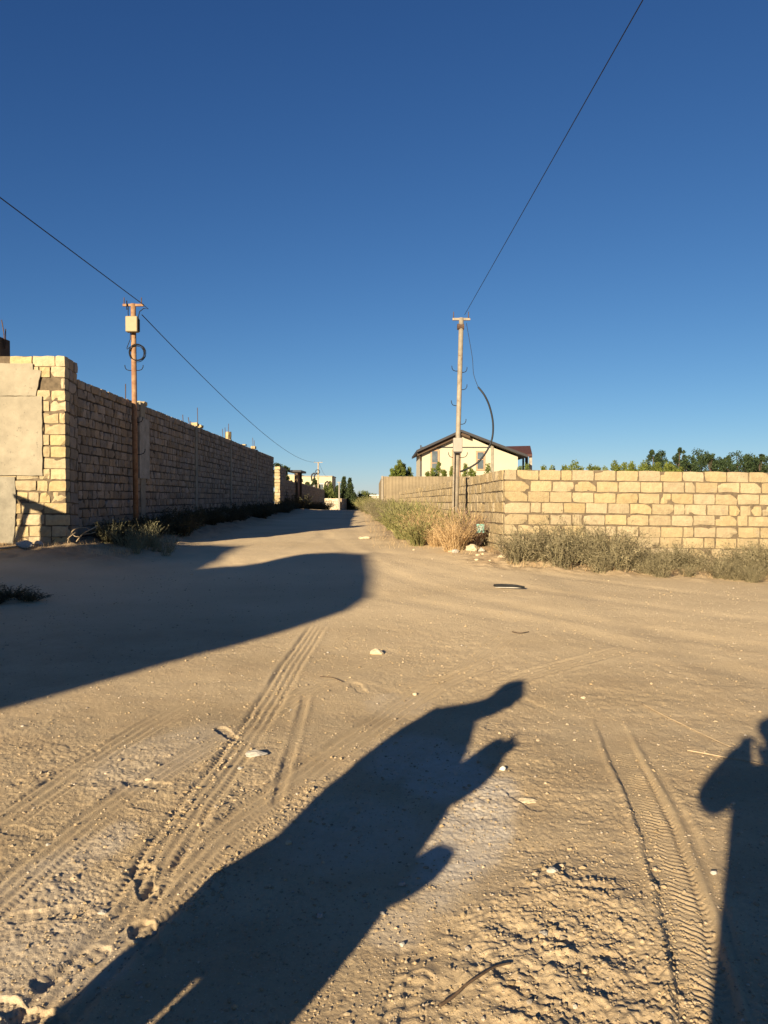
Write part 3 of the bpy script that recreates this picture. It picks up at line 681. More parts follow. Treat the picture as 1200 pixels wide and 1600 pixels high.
# small white house at the end on the right side
sh = empty('white_outbuilding', (-1.2, 112, -.8), label='small white outbuilding at the far end of the street beside the beige fence', cat='house')
MB().box((-.6, 116, -.2), (2.6, 6, 3.5)).build('wall', mat('white_house', (.55, .50, .42), .9, .05, 1), sh)
MB().box((-.7, 116, 1.6), (2.9, 6.4, .14)).build('roof', M_WHITE, sh)
wv = MB().box((-1.2, 112.97, .1), (.7, .08, .9)).build('window', M_DARK, sh)
MB().box((-2.1, 112.4, -.3), (.5, .15, 2.2)).build('gate_pier', M_CREAM, sh)

# ---- poles
def steel_pole(name, base, top, rad, material, label, cross=.55, hooks=(), group='utility poles'):
    e = empty(name, base, label=label, cat='utility pole', group=group)
    b = Vector(base) - Vector((0, 0, .5)); t = Vector(top)
    MB().tube([b, b.lerp(t, .5), t], [rad, rad, rad * .97], 14).build('shaft', material, e, smooth=True)
    u = (t - b).normalized()
    MB().box(t - u * .03, (cross, .05, .05)).build('crossarm', material, e)
    for s in (-.44, .40):
        MB().tube([t + Vector((cross * s, 0, 0)), t + Vector((cross * s, 0, .14))], [.012, .01], 6).build('insulator_pin', M_RUSTD, e)
    for z, sd, ln in hooks:
        p = b + u * ((z - b.z) / u.z)
        pts = [p + Vector((sd * .0, 0, 0)), p + Vector((sd * ln * .55, 0, -.0)), p + Vector((sd * ln * .85, 0, .02)), p + Vector((sd * ln, 0, .07)), p + Vector((sd * ln * 1.02, 0, .12))]
        if sd < 0 or True: MB().tube(pts, .009, 6).build('step_hook', M_CABLE, e)
    return e
PLb = Vector((at(213, 800, 17.2).x, 17.2, .6)); PLt = at(208.5, 475, 17.2)
M_RUSTP = M_RUST
pl = steel_pole('utility_pole', PLb, PLt, .058, M_RUSTP, 'rusty orange steel utility pole with meter box and cable coil by the left wall', .46,
                [(at(0, 579, 17.2).z, -1, .20), (at(0, 579, 17.2).z, 1, .20), (at(0, 703, 17.2).z - .1, 1, .22), (at(0, 660, 17.2).z, 1, .18)])
c0 = at(208.3, 508, 17.12); bx = MB().box(c0 + Vector((0, -.05, 0)), (.265, .16, .345)).build('meter_box', M_PLAST, pl, bevel=.02)
MB().box(c0 + Vector((.142, -.03, -.02)), (.02, .06, .27)).build('terminal_strip', M_BLACK, bx)
c1 = at(214.5, 551.5, 17.16)
mb = MB(); rr_ = random.Random(9)
for k in range(7):
    r0 = .175 + rr_.uniform(-.02, .03); cx = c1 + Vector((rr_.uniform(-.012, .03), rr_.uniform(-.03, .03), rr_.uniform(-.015, .015)))
    mb.tube([cx + Vector((math.cos(a) * r0, rr_.uniform(-.008, .008), math.sin(a) * r0 * 1.02)) for a in np.linspace(0, 2 * math.pi, 33)], .0075, 6, cap=False)
mb.build('cable_coil', M_CABLE, pl)
MB().tube([at(200, 484, 17.15), at(201, 478, 17.15), at(200.5, 490, 17.15), at(202, 498, 17.15)], .009, 6).build('drop_cable', M_CABLE, pl)
MB().tube([at(216, 497, 17.15), at(218.5, 487, 17.15), at(225, 482, 17.15), at(232, 483, 17.15), at(223, 476, 17.15)], .010, 6).build('drop_cable', M_CABLE, pl)
MB().tube([at(204, 519, 17.12), at(204, 530, 17.12), at(198.5, 544, 17.12), at(199, 546, 17.12), at(204, 542, 17.12)], .008, 6).build('drop_cable', M_CABLE, pl)
MB().tube([at(198.5, 484, 17.15), at(198.3, 470, 17.15)], .012, 6).build('antenna_pin', M_CABLE, pl)

PRb = Vector((1.605, 17.5, .35)); PRt = at(720.8, 497, 17.5)
zz = lambda py: at(0, py, 17.5).z
pr = steel_pole('utility_pole', PRb, PRt, .056, M_GALV, 'weathered grey steel utility pole in the dry bushes in front of the cream gabled house', .40,
                [(zz(580), -1, .18), (zz(582), 1, .16), (zz(609), 1, .17), (zz(634), -1, .17), (zz(663), 1, .17), (zz(715), -1, .2), (zz(715), 1, .22)])
c0 = at(714.8, 695.5, 17.42); bx = MB().box(c0 + Vector((0, -.04, 0)), (.205, .14, .315)).build('meter_box', M_PLASTG, pr, bevel=.015)
MB().box(c0 + Vector((0, -.045, -.17)), (.17, .10, .03)).build('box_base', M_DARK, bx)
MB().tube([at(709.5, 706, 17.4), at(708.5, 760, 17.4), at(708, 800, 17.4), at(707, 840, 17.4)], .022, 8).build('riser_pipe', M_GALV, pr)
def cat(pts, n=10):
    P = [Vector(p) for p in pts]; out = []
    for i in range(len(P) - 1):
        a = P[max(i - 1, 0)]; b = P[i]; c = P[i + 1]; d = P[min(i + 2, len(P) - 1)]
        for k in range(n):
            f = k / n; out.append(.5 * ((2 * b) + (c - a) * f + (2 * a - 5 * b + 4 * c - d) * f * f + (3 * b - a - 3 * c + d) * f ** 3))
    out.append(P[-1]); return out
MB().tube(cat([at(747, 605, 17.35), at(757, 618, 17.3), at(765, 636, 17.3), at(770, 660, 17.3), at(769, 684, 17.3), at(761, 704, 17.3), at(748, 721, 17.3), at(733, 731, 17.35), at(719, 737, 17.45)]), .021, 8).build('conduit', M_CABLE, pr, smooth=True)
MB().tube(cat([at(728.5, 505, 17.45), at(733, 530, 17.4), at(738, 560, 17.4), at(740, 585, 17.4), at(747, 605, 17.35)]), .006, 6).build('thin_wire', M_CABLE, pr)
MB().tube([at(719.6, 511, 17.5) + Vector((-.075, 0, 0)), at(719.6, 511, 17.5) + Vector((.075, 0, 0))], .07, 10).build('clamp', M_RUSTD, pr)

PFb = Vector((-6.87, 80, -.1)); PFt = at(497.3, 722, 80)
pf = steel_pole('utility_pole', PFb, PFt, .065, mat('far_pole', (.42, .33, .22), .8), 'distant utility pole far up the street against the pale house', .9)
c1 = at(496.3, 737.2, 79.9)
MB().tube([c1 + Vector((math.cos(a) * .22, 0, math.sin(a) * .22)) for a in np.linspace(0, 2 * math.pi, 21)], .035, 6, cap=False).build('cable_coil', M_CABLE, pf)
MB().box((at(497, 745, 79.9)), (.25, .2, .4)).build('meter_box', M_PLAST, pf)
pe = empty('concrete_post', (-5.5, 97, -.4), label='short pale post at the bend by the low sunlit wall', cat='post')
MB().tube([(-5.5, 94.6, -.6), (-5.52, 94.6, at(0, 754, 94.6).z)], [.11, .08], 8).build('shaft', M_CONC, pe); MB().box((-5.52, 94.6, at(0, 753.5, 94.6).z), (.5, .1, .1)).build('crossarm', M_CONC, pe)

# overhead wires; their other poles stand behind the viewer
def wire(name, a, b, sag, rad, label, n=50):
    a = Vector(a); b = Vector(b)
    o = MB().tube([a.lerp(b, t) + Vector((0, 0, -4 * sag * t * (1 - t))) for t in np.linspace(0, 1, n)], rad, 6).build(name, M_CABLE, None, smooth=True)
    return tag(o, label, 'wire', 'overhead wires')
LN = at(0, 322, 12.0); dL = (LN - PLt); LE = PLt + dL * 9 + Vector((0, 0, .0))
wire('overhead_wire', PLt + Vector((.2, 0, .0)), LE, .0, .009, 'thick black overhead wire leaving the left pole towards the upper left corner')
wire('overhead_wire', at(222, 492, 17.2), at(497, 722, 80), .95, .010, 'thin sagging wire from the left pole to the distant pole up the street')
RN = at(1004.5, 0, 7.0); ps = at(726, 492, 17.45); dR = (RN - ps); RE = ps + dR * 2.9
wire('overhead_wire', ps, RE, .0, .006, 'long black overhead wire rising from the right pole to the top of the sky')
wire('overhead_wire', at(498, 722, 80), at(512, 745, 118), .4, .012, 'faint wire running on from the distant pole')
for E_, lb in ((RE, 'steel pole holding the right wire behind the viewer'), (LE, 'steel pole holding the left wire behind the viewer')):
    steel_pole('utility_pole', Vector((E_.x, E_.y, -.2)), E_, .06, M_GALV, lb, .5)

# ---- the cream gabled house
HD = 70.0
hs = empty('gabled_house', (7.8, HD, 0), label='cream two storey house with a dark gabled roof behind the limestone wall', cat='house')
q = lambda px, py, D=HD: at(px, py, D)
mb = MB(); prof = [q(658.5, 775), q(809, 775), q(809, 714), q(769, 699), q(720, 677), q(658.5, 704)]
mb.poly_prism([(p.x, p.z) for p in [Vector((q(658.5, 0).x, 0, -1)), Vector((q(809, 0).x, 0, -1))] + prof[2:]], (0, HD, 0), (1, 0, 0), (0, 0, 1), (0, 11, 0))
mb.build('wall', M_CREAM, hs)
def slope(a, b, y0, y1, th, name, m_):
    mb = MB(); mb.poly_prism([(a.x, a.z), (b.x, b.z), (b.x, b.z - th), (a.x, a.z - th)], (0, y0, 0), (1, 0, 0), (0, 0, 1), (0, y1 - y0, 0)); return mb.build(name, m_, hs)
rf = slope(q(650.5, 704), q(719.5, 672.5), HD - .9, HD + 11.5, .22, 'roof', M_DARK)
slope(q(719.6, 672.5), q(822, 711.5), HD - .9, HD + 11.5, .22, 'roof', M_DARK)
slope(q(652, 707), q(718, 677), HD - .5, HD - .02, .34, 'eave_soffit', M_WOOD)
slope(q(719.7, 677), q(733, 682), HD - .7, HD - .02, .22, 'eave_soffit', M_WOOD)
MB().box((q(714, 0).x, HD - .03, q(0, 699).z), (q(768.6, 0).x - q(660, 0).x, .05, .09)).build('string_course', M_DARK, hs)
MB().box((q(771, 0).x, HD - .04, q(0, 722).z - .1), (.22, .08, 3.4)).build('corner_strip', M_CONC_D, hs)
MB().box((q(658.8, 0).x - .03, HD - .03, q(0, 730).z), (.12, .06, 4)).build('drainpipe', M_DARK, hs)
MB().tube([q(655, 708, HD - .4), q(657.5, 720, HD - .05)], .07, 6).build('eave_bracket', M_WOOD, hs)
for (x0, x1, y0, y1) in ((672.5, 686, 702.5, 748), (706, 719, 702.5, 745), (743.5, 757.5, 704.5, 735)):
    a = q(x0, y0); b = q(x1, y1)
    f = MB().box(((a.x + b.x) / 2, HD - .05, (a.z + b.z) / 2), (b.x - a.x, .1, a.z - b.z)).build('window', M_TAN, hs)
    MB().box(((a.x + b.x) / 2, HD - .11, (a.z + b.z) / 2), (b.x - a.x - .28, .03, a.z - b.z - .28)).build('pane', M_GLASS, f)
    MB().box(((a.x + b.x) / 2, HD - .135, (a.z + b.z) / 2 + .1), (b.x - a.x - .28, .02, .07)).build('glazing_bar', M_TAN, f)
# porch to the right, further back
PD = 75.
a = at(779, 699, PD); b = at(829, 698, PD)
mb = MB(); mb.v = [tuple(at(781, 697.5, PD + 2)), tuple(at(828.5, 696.5, PD + 2)), tuple(at(831.5, 709.5, PD - 2)), tuple(at(790, 712, PD - 2)), tuple(at(781, 700, PD + 2) - Vector((0, 0, .1))), tuple(at(828.5, 699, PD + 2) - Vector((0, 0, .1))), tuple(at(831.5, 713, PD - 2)), tuple(at(790, 716, PD - 2))]
mb.f = [(0, 3, 2, 1), (4, 5, 6, 7), (3, 7, 6, 2), (0, 1, 5, 4), (1, 2, 6, 5), (0, 4, 7, 3)]
mb.build('porch_roof', M_ROOF, hs)
for px in (817.5, 822.7, 829): 
    p = at(px, 712, PD - (1.6 if px > 823 else 0)); MB().box((p.x, p.y, p.z - 2.3), (.16 if px < 820 else .26, .2, 4.6)).build('porch_column', M_DARK if px < 825 else M_CONC, hs)

# ---- vegetation
def bush_mesh(name, seed, rad, h, stems, leaves, lw, ll_, droop=.3, spiky=False, leafy=True):
    rr = random.Random(seed); V = []; Fc = []
    def quad(p, d, wv, w_):
        n = len(V); e = p + d
        V.extend([tuple(p - wv * w_), tuple(p + wv * w_), tuple(e + wv * w_ * .35), tuple(e - wv * w_ * .35)]); Fc.append((n, n + 1, n + 2, n + 3))
    for s in range(stems):
        a = rr.uniform(0, 6.283); sp = rr.random() ** .6; L = h * rr.uniform(.55, 1.08)
        base = Vector((math.cos(a), math.sin(a), 0)) * rad * .45 * rr.random(); out = Vector((math.cos(a + rr.uniform(-.5, .5)), math.sin(a + rr.uniform(-.5, .5)), 0))
        p = base.copy(); N = 5; dirv = (Vector((0, 0, 1)) + out * sp * rad / h * 1.1).normalized(); wv = Vector((-out.y, out.x, 0))
        th = rr.uniform(.0025, .0045) * (1 + h)
        for i in range(N):
            st = dirv * L / N; quad(p, st, wv, th * (1 - i / N * .6)); 
            k = leaves // N
            for _ in range(k):
                f = rr.random(); q_ = p + st * f
                dl = Vector((rr.gauss(0, 1), rr.gauss(0, 1), rr.gauss(.35, .8))).normalized() * ll_ * rr.uniform(.5, 1.3)
                if spiky: dl = (dirv * 1.3 + Vector((rr.gauss(0, .5), rr.gauss(0, .5), rr.gauss(0, .5)))).normalized() * ll_ * rr.uniform(.5, 1.3)
                quad(q_, dl, dl.cross(Vector((rr.gauss(0, 1), rr.gauss(0, 1), rr.gauss(0, 1)))).normalized(), lw * rr.uniform(.6, 1.3))
            p = p + st; dirv = (dirv + Vector((rr.gauss(0, .16), rr.gauss(0, .16), -droop * .25)) + out * .05).normalized()
    me = bpy.data.meshes.new(name); me.from_pydata(V, [], Fc); return me
B_GREY = [bush_mesh('shrub', s, .5, .62, 110, 34, .0040, .034) for s in range(3)]
B_GREEN = [bush_mesh('weed', 20 + s, .35, .6, 90, 30, .0045, .055, spiky=True) for s in range(2)]
B_STRAW = [bush_mesh('dry_grass', 40 + s, .36, .66, 170, 14, .003, .06, droop=.6, spiky=True) for s in range(2)]
B_SAGE = [bush_mesh('sage', 60 + s, .35, .62, 40, 38, .0045, .03, spiky=True) for s in range(2)]
B_THIS = [bush_mesh('thistle', 90 + s, .35, .75, 40, 20, .003, .05, droop=.15, spiky=True) for s in range(2)]
B_DARK = [bush_mesh('dark_shrub', 80 + s, .5, .5, 80, 50, .0065, .04) for s in range(2)]
def put(name, meshes, m_, x, y, sc, label, cat, group, rr, dz=-.02, sz=None):
    me = rr.choice(meshes)
    if not me.materials: me.materials.append(m_)
    o = bpy.data.objects.new(name, me); C.objects.link(o)
    o.location = (x, y, G(x, y) + dz + .03); o.rotation_euler = (rr.uniform(-.08, .08), rr.uniform(-.08, .08), rr.uniform(0, 6.28)); o.scale = (sc, sc, (sz or sc) * rr.uniform(.85, 1.15))
    return tag(o, label, cat, group)
rr = random.Random(77)
# right front row
_b = []
for i in range(34):
    x = 2.2 + i * .24 + rr.uniform(-.1, .1); y = rr.uniform(12.5, 13.4)
    sc = rr.uniform(.9, 1.15) * (1.26 if i < 8 else .98 if i < 16 else 1.12)
    _b.append(put('saltbush', B_GREY, M_BRUSH, x, y, sc, 'x', 'shrub', 'saltbushes along the right wall', rr, sz=sc * (1.0 if i < 8 else .82 if i < 16 else .92)))
order(_b, lambda o: o.location.x, 'grey green saltbush from the wall corner in the row along the right wall')
_b = []
for i in range(16):
    x = rr.uniform(2.6, 8.4); y = rr.uniform(12.15, 12.5) - .02 * x
    _b.append(put('saltbush', B_GREY, M_BRUSH, x, y, rr.uniform(.45, .75), 'x', 'shrub', 'small saltbushes at the road edge', rr))
order(_b, lambda o: o.location.x, 'from the left of the small saltbushes at the right road edge')
# straw bushes round the right pole
_b = []
for i in range(24):
    x = rr.uniform(.8, 1.95); y = rr.uniform(14.6, 17.6) if i % 2 else rr.uniform(16, 19.5)
    if x > 1.7 and y < 15.4: x -= .4
    _b.append(put('dry_grass_tuft', B_STRAW, M_STRAW, x, y, rr.uniform(.7, 1.25), 'x', 'dry grass', 'dry grass tufts by the right pole', rr))
order(_b, lambda o: o.location.y, 'nearest straw coloured dry grass tuft around the foot of the right pole')
M_STALK = mat('dry_stalk', (.22, .15, .12), .9)
_b = [put('dry_thistle', B_THIS, M_STALK, rr.uniform(1.5, 1.95), rr.uniform(15.0, 17), rr.uniform(.9, 1.3), 'x', 'thistle', 'brown thistles by the right pole', rr) for i in range(8)]
order(_b, lambda o: o.location.y, 'nearest brown leafless thistle between the right pole and the wall')
ba = []; bb = []
for i in range(56):
    y = 16.6 + 27 * (i / 56) ** 1.25 + rr.uniform(-.6, .6); xc = 1.3 - (y - 17) * .055
    x = rr.uniform(xc - .85 - (y - 17) * .012, xc + .3)
    if rr.random() < .6: ba.append(put('green_weed', B_GREEN, M_BRUSHG, x, y, rr.uniform(.95, 1.5), 'x', 'weed', 'weeds on the bank left of the limestone wall', rr))
    else: bb.append(put('saltbush', B_GREY, M_BRUSH, x, y, rr.uniform(.95, 1.5), 'x', 'shrub', 'saltbushes on the bank left of the limestone wall', rr))
order(ba, lambda o: o.location.y, 'nearest yellow green weed on the bank left of the limestone side wall')
order(bb, lambda o: o.location.y, 'nearest grey green saltbush on the bank left of the limestone side wall')
_b = []
for i in range(9):
    y = rr.uniform(46, 60); _b.append(put('green_weed', B_GREEN, M_BRUSHG, rr.uniform(-1.6, -.5), y, rr.uniform(1.2, 1.8), 'x', 'weed', 'weeds below the sheet fence', rr))
order(_b, lambda o: o.location.y, 'nearest yellow green weed at the foot of the beige sheet fence')
# left side
_b = []
for i in range(10):
    x = rr.uniform(-5.3, -4.5); y = rr.uniform(14.0, 15.4)
    _b.append(put('sage_weed', B_SAGE, M_SAGE, x, y, rr.uniform(.45, .85), 'x', 'weed', 'sage weeds near the left pole', rr))
order(_b, lambda o: o.location.y, 'nearest pale sage weed between the block pillar and the left pole')
_b = []
for i in range(7):
    _b.append(put('sage_weed', B_SAGE, M_SAGE, -4.6 + .11 * i + rr.uniform(-.05, .05), 13.9 + rr.uniform(-.3, .5), rr.uniform(.5, .75), 'x', 'weed', 'sunlit sage weeds by the pale rock', rr))
order(_b, lambda o: o.location.x, 'from the left of the spiky sage weeds behind the upright pale rock')
_b = []
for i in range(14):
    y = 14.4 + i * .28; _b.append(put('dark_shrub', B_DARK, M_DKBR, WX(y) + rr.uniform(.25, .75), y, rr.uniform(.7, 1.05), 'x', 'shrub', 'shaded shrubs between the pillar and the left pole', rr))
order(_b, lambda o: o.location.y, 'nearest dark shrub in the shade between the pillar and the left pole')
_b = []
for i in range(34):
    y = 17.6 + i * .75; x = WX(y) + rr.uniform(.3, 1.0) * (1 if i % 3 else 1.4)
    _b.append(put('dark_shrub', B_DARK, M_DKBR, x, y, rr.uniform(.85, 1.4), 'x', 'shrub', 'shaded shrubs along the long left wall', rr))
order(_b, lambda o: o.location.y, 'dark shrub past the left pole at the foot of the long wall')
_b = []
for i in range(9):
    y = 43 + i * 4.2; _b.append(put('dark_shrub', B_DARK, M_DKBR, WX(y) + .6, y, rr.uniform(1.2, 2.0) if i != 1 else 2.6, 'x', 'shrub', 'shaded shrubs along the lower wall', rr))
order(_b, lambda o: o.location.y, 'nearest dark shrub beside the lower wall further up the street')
for k, (px, py) in enumerate(((15, 935), (-25, 925), (45, 940), (-10, 945))):
    x, y = hit(px, py); put('brush_pile', B_DARK, M_DKBR, x, y, .5 if k else .65, nth(k + 1) + ' low dark brush clump in the building shade at the left edge', 'brush', 'dark brush clumps at the left edge', rr, sz=.3)
# thin dry grass: stuff
gv = []; gf = []
for k in range(5200):
    t = rr.random()
    if t < .35: x = rr.uniform(-8.5, -4.4); y = rr.uniform(12.75, 13.5) + (.7 * rr.random() if x > -5.5 else 0)
    elif t < .7: x = rr.uniform(1.2, 8.5); y = rr.uniform(12.2, 13.5) + (1.5 if x < 2 else 0)
    else: y = rr.uniform(15, 40); x = rr.uniform(-.2, 1.6) - (y - 15) * .04
    h = rr.uniform(.03, .13); a = rr.uniform(0, 6.28); z = G(x, y) + .03; lx, ly = rr.gauss(0, .04), rr.gauss(0, .04); wd = .003
    n = len(gv); gv += [(x - math.cos(a) * wd, y - math.sin(a) * wd, z), (x + math.cos(a) * wd, y + math.sin(a) * wd, z), (x + lx, y + ly, z + h)]; gf.append((n, n + 1, n + 2))
me = bpy.data.meshes.new('dry_grass'); me.from_pydata(gv, [], gf); tag(link_mesh('dry_grass', me, M_STRAW), kind='stuff', label='thin dry grass along both road edges', cat='grass')
# dry branch by the pillar
db = empty('dry_branch', (-5.0, 13.7, .7), label='bleached dead branch lying at the foot of the block pillar', cat='branch')
mb = MB()
for pts, r_ in (([(106, 848), (112, 832), (122, 825), (134, 824)], .010), ([(112, 832), (118, 838), (128, 838)], .007), ([(120, 846), (130, 834), (141, 828), (152, 822)], .011), ([(130, 834), (140, 834), (150, 831)], .007), ([(134, 824), (142, 828)], .006), ([(103, 846), (108, 840), (118, 832)], .006)):
    mb.tube(cat([at(a, b, 13.4 + .3 * rr.random()) for a, b in pts], 4), r_, 6)
mb.build('twigs', M_WOODP, db)

# ---- trees
def tree(name, base, h, crown_r, crown_z0, m_, label, cat_, group, seed, n=1500, leaf=.12, shape='round', trunk=.12, clumps=26):
    if shape == 'spire': clumps = 40
    rr = random.Random(seed); e = empty(name, base, label=label, cat=cat_, group=group); b = Vector(base)
    mb = MB(); lean = Vector((rr.uniform(-.05, .05), rr.uniform(-.05, .05), 0)) * h
    top = b + lean + Vector((0, 0, h * (.93 if shape != 'round' else .75)))
    mb.tube([b - Vector((0, 0, .3)), b.lerp(top, .5), top], [trunk, trunk * .65, trunk * .15], 7)
    V = []; Fc = []
    for c in range(clumps):
        f = (c + rr.random()) / clumps
        if shape == 'cone':
            z = crown_z0 + (h - crown_z0) * f; rad = crown_r * (1 - f) ** .8 * rr.uniform(.5, 1.05); cr = crown_r * .38 * (1.05 - f) + .04 * h
        elif shape == 'spire':
            z = crown_z0 + (h - crown_z0) * f * .97; rad = crown_r * .45 * (1 - f) ** .7 * rr.random(); cr = crown_r * (.55 * (1 - f) ** .75 + .10)
        elif shape == 'column':
            z = crown_z0 + (h - crown_z0) * f; rad = crown_r * (math.sin(math.pi * min(1, f * .85 + .12)) ** .6) * rr.uniform(.3, .75); cr = crown_r * .45 * (1.15 - f * .8)
        else:
            th = math.acos(rr.uniform(-.8, 1)); z = (crown_z0 + h) / 2 + math.cos(th) * (h - crown_z0) / 2 * rr.uniform(.55, .95); rad = crown_r * math.sin(th) * rr.uniform(.5, .95); cr = crown_r * rr.uniform(.2, .36)
        a = rr.uniform(0, 6.283); cc = b + lean * (z / h) + Vector((math.cos(a) * rad, math.sin(a) * rad, z))
        if c % 2 == 0: mb.tube([b + lean * .5 + Vector((0, 0, max(z * .75, crown_z0 * .9))), cc], [trunk * .3, trunk * .1], 5)
        for k in range(n // clumps):
            d = Vector((rr.gauss(0, 1), rr.gauss(0, 1), rr.gauss(0, 1))).normalized() * cr * rr.random() ** .45
            p = cc + d; nn = Vector((rr.gauss(0, 1), rr.gauss(0, 1), rr.gauss(0, 1))).normalized(); u = nn.orthogonal().normalized()
            if shape == 'cone': u = (u + Vector((d.x, d.y, 0)).normalized() * .8 + Vector((0, 0, 1.2))).normalized(); nn = u.orthogonal().normalized()
            v = nn.cross(u); s = leaf * rr.uniform(.5, 1.3); i0 = len(V)
            V += [tuple(p - u * s * .6), tuple(p + v * s * .35), tuple(p + u * s), tuple(p - v * s * .35)]; Fc.append((i0, i0 + 1, i0 + 2, i0 + 3))
    mb.build('trunk', M_BARK, e)
    me = bpy.data.meshes.new('crown'); me.from_pydata(V, [], Fc); link_mesh('crown', me, m_, e)
    return e
def tip(px, py, D): p = at(px, py, D); return p
rr = random.Random(5)
# young thujas behind the right wall
for k, (px, py, D) in enumerate(sorted(((766, 725, 27), (811, 728, 27), (827, 725, 26), (844, 726, 26), (859, 727, 26), (877, 727, 26), (903, 719, 25), (917, 726, 25), (926, 728, 25), (941, 728, 25.5), (955, 721, 25), (962, 725, 25.4), (972, 722, 25), (980, 727, 25), (992, 721, 24.6), (1001, 727, 25), (1010, 720, 25), (1022, 723, 24.6), (1033, 723, 24.8), (1043, 722, 24.5), (1052, 727, 24.8), (1063, 730, 24.6), (884, 731, 25.2), (893, 729, 25.2), (910, 730, 25.2), (933, 729, 25.2), (948, 729, 25.2), (967, 729, 25.2), (986, 729, 25.2), (1016, 727, 25), (1028, 727, 25), (1038, 727, 25), (1048, 728, 25), (1057, 731, 25)))):
    p = tip(px, py - 1, D); z0 = .2
    tree('young_thuja', (p.x, p.y, z0), (p.z - z0) * .97, .5 if px > 890 else .34, .15, M_THUJA, nth(k + 1) + ' young yellow green thuja from the left with its tip showing over the right wall', 'thuja', 'young thujas behind the right wall', 100 + k, 1900, .042, 'cone', .03, 40)
for k, (px, py, D) in enumerate(((666, 738, 50.5), (675, 733, 50), (682, 724, 50.5), (690, 735, 50), (697, 737, 51), (706, 731, 50), (727, 726, 50.5), (735, 733, 50), (741, 738, 51))):
    p = tip(px, py, D); tree('garden_thuja', (p.x, p.y, .3), p.z - .3, .55, .2, M_THUJA, nth(k + 1) + ' small thuja from the left in front of the cream house', 'thuja', 'thujas in front of the cream house', 150 + k, 1600, .075, 'cone', .05, 34)
for k, (px, py, w_) in enumerate(((611, 733, .5), (618, 728, .6), (625, 721, .75), (632, 726, .65), (638, 731, .5))):
    p = tip(px, py, 52 + k * .4); tree('bushy_thuja', (p.x, p.y, .3), p.z - .3, w_ + .1, .2, M_THUJA, nth(k + 1) + ' bushy green thuja from the left in the cluster left of the cream house', 'thuja', 'thuja cluster left of the cream house', 170 + k, 2200, .085, 'cone', .06, 40)
# dark pines
for k, (px, py, cr) in enumerate(((1024, 713, 1.3), (1036, 709, 1.3), (1060, 709, 1.1), (1074, 717, 1.3), (1086, 722, 1.3), (1097, 704, 1.7), (1113, 719, 1.5), (1124, 715, 1.5), (1138, 722, 1.4), (1150, 711, 1.9), (1166, 720, 1.8), (1178, 727, 1.5), (1190, 719, 1.3), (1203, 711, 1.8), (1222, 716, 1.7))):
    D = 80 + (k % 3) * 4; p = tip(px, py, D)
    tree('dark_pine', (p.x, p.y, -.6), (p.z + .6) * 1.09, cr * 1.15, 1.2, M_PINE, nth(k + 1) + ' dark bushy pine from the left in the row beyond the right wall', 'pine', 'dark pines beyond the right wall', 200 + k, 4200, .15, 'round' if k % 2 else 'column', .14, 46)
# street end
for k, (px, py, D, cr, sh_, m_, lb, gp, nm) in enumerate((
        (537, 746, 112, 1.5, 'spire', M_CYP, 'dark cypress left of the slender one at the end of the street', None, 'cypress'),
        (547, 748, 108, 1.25, 'spire', M_CYP, 'slender dark cypress at the end of the street', None, 'cypress'),
        (552, 771, 104, 1.0, 'spire', M_CYP, 'short cypress at the foot of the slender cypress', None, 'cypress'),
        (473, 751, 100, 1.0, 'round', M_CYP, 'round dark tree over the street wall left of the distant pole', None, 'tree'),
        (483, 754, 98, .9, 'round', M_CYP, 'dark tree over the street wall just left of the distant pole', None, 'tree'),
        (493, 751, 96, .9, 'column', M_CYP, 'pointed dark tree behind the distant pole', None, 'tree'),
        (509, 759, 102, 1.1, 'spire', M_OLIVE, 'green tree in front of the pale house', None, 'tree'),
        (516, 755, 108, 1.2, 'spire', M_OLIVE, 'tall green tree by the shaded side of the pale house', None, 'tree'),
        (528, 760, 112, 1.2, 'spire', M_CYP, 'dark tree between the pale house and the cypresses', None, 'tree'),
        (440, 725, 52, .8, 'round', M_CYP, 'dark treetop just above the tall lit block pillar', None, 'tree'),
        (447, 728, 54, .6, 'round', M_CYP, 'small dark treetop beside the gate canopy', None, 'tree'),
        (560, 771, 150, 2.0, 'round', M_OLIVE, 'round olive green tree past the end of the road', 'olive green trees past the end of the road', 'olive_tree'),
        (568, 769.5, 146, 2.2, 'round', M_OLIVE, 'round olive green tree past the end of the road', 'olive green trees past the end of the road', 'olive_tree'),
        (577, 770, 150, 2.0, 'round', M_OLIVE, 'round olive green tree past the end of the road', 'olive green trees past the end of the road', 'olive_tree'),
        (584, 771, 148, 1.6, 'round', M_OLIVE, 'round olive green tree past the end of the road', 'olive green trees past the end of the road', 'olive_tree'),
        (572, 778, 135, 1.8, 'round', M_CYP, 'low dark tree in front of the olive green trees', None, 'tree'),
        (560, 783, 130, 1.5, 'round', M_CYP, 'low dark bushy tree beside the far shaded wall', None, 'tree'))):
    p = tip(px, py, D); z0 = G(p.x, p.y) - .2
    tree(nm, (p.x, p.y, z0), (p.z - z0) * 1.04, cr, .3, m_, (nth(k - 10) + ' ' + lb) if gp else lb, nm.replace('_', ' ').replace('olive tree', 'tree'), gp, 300 + k, 3000, .20 if D > 60 else .10, sh_, .15, 30)

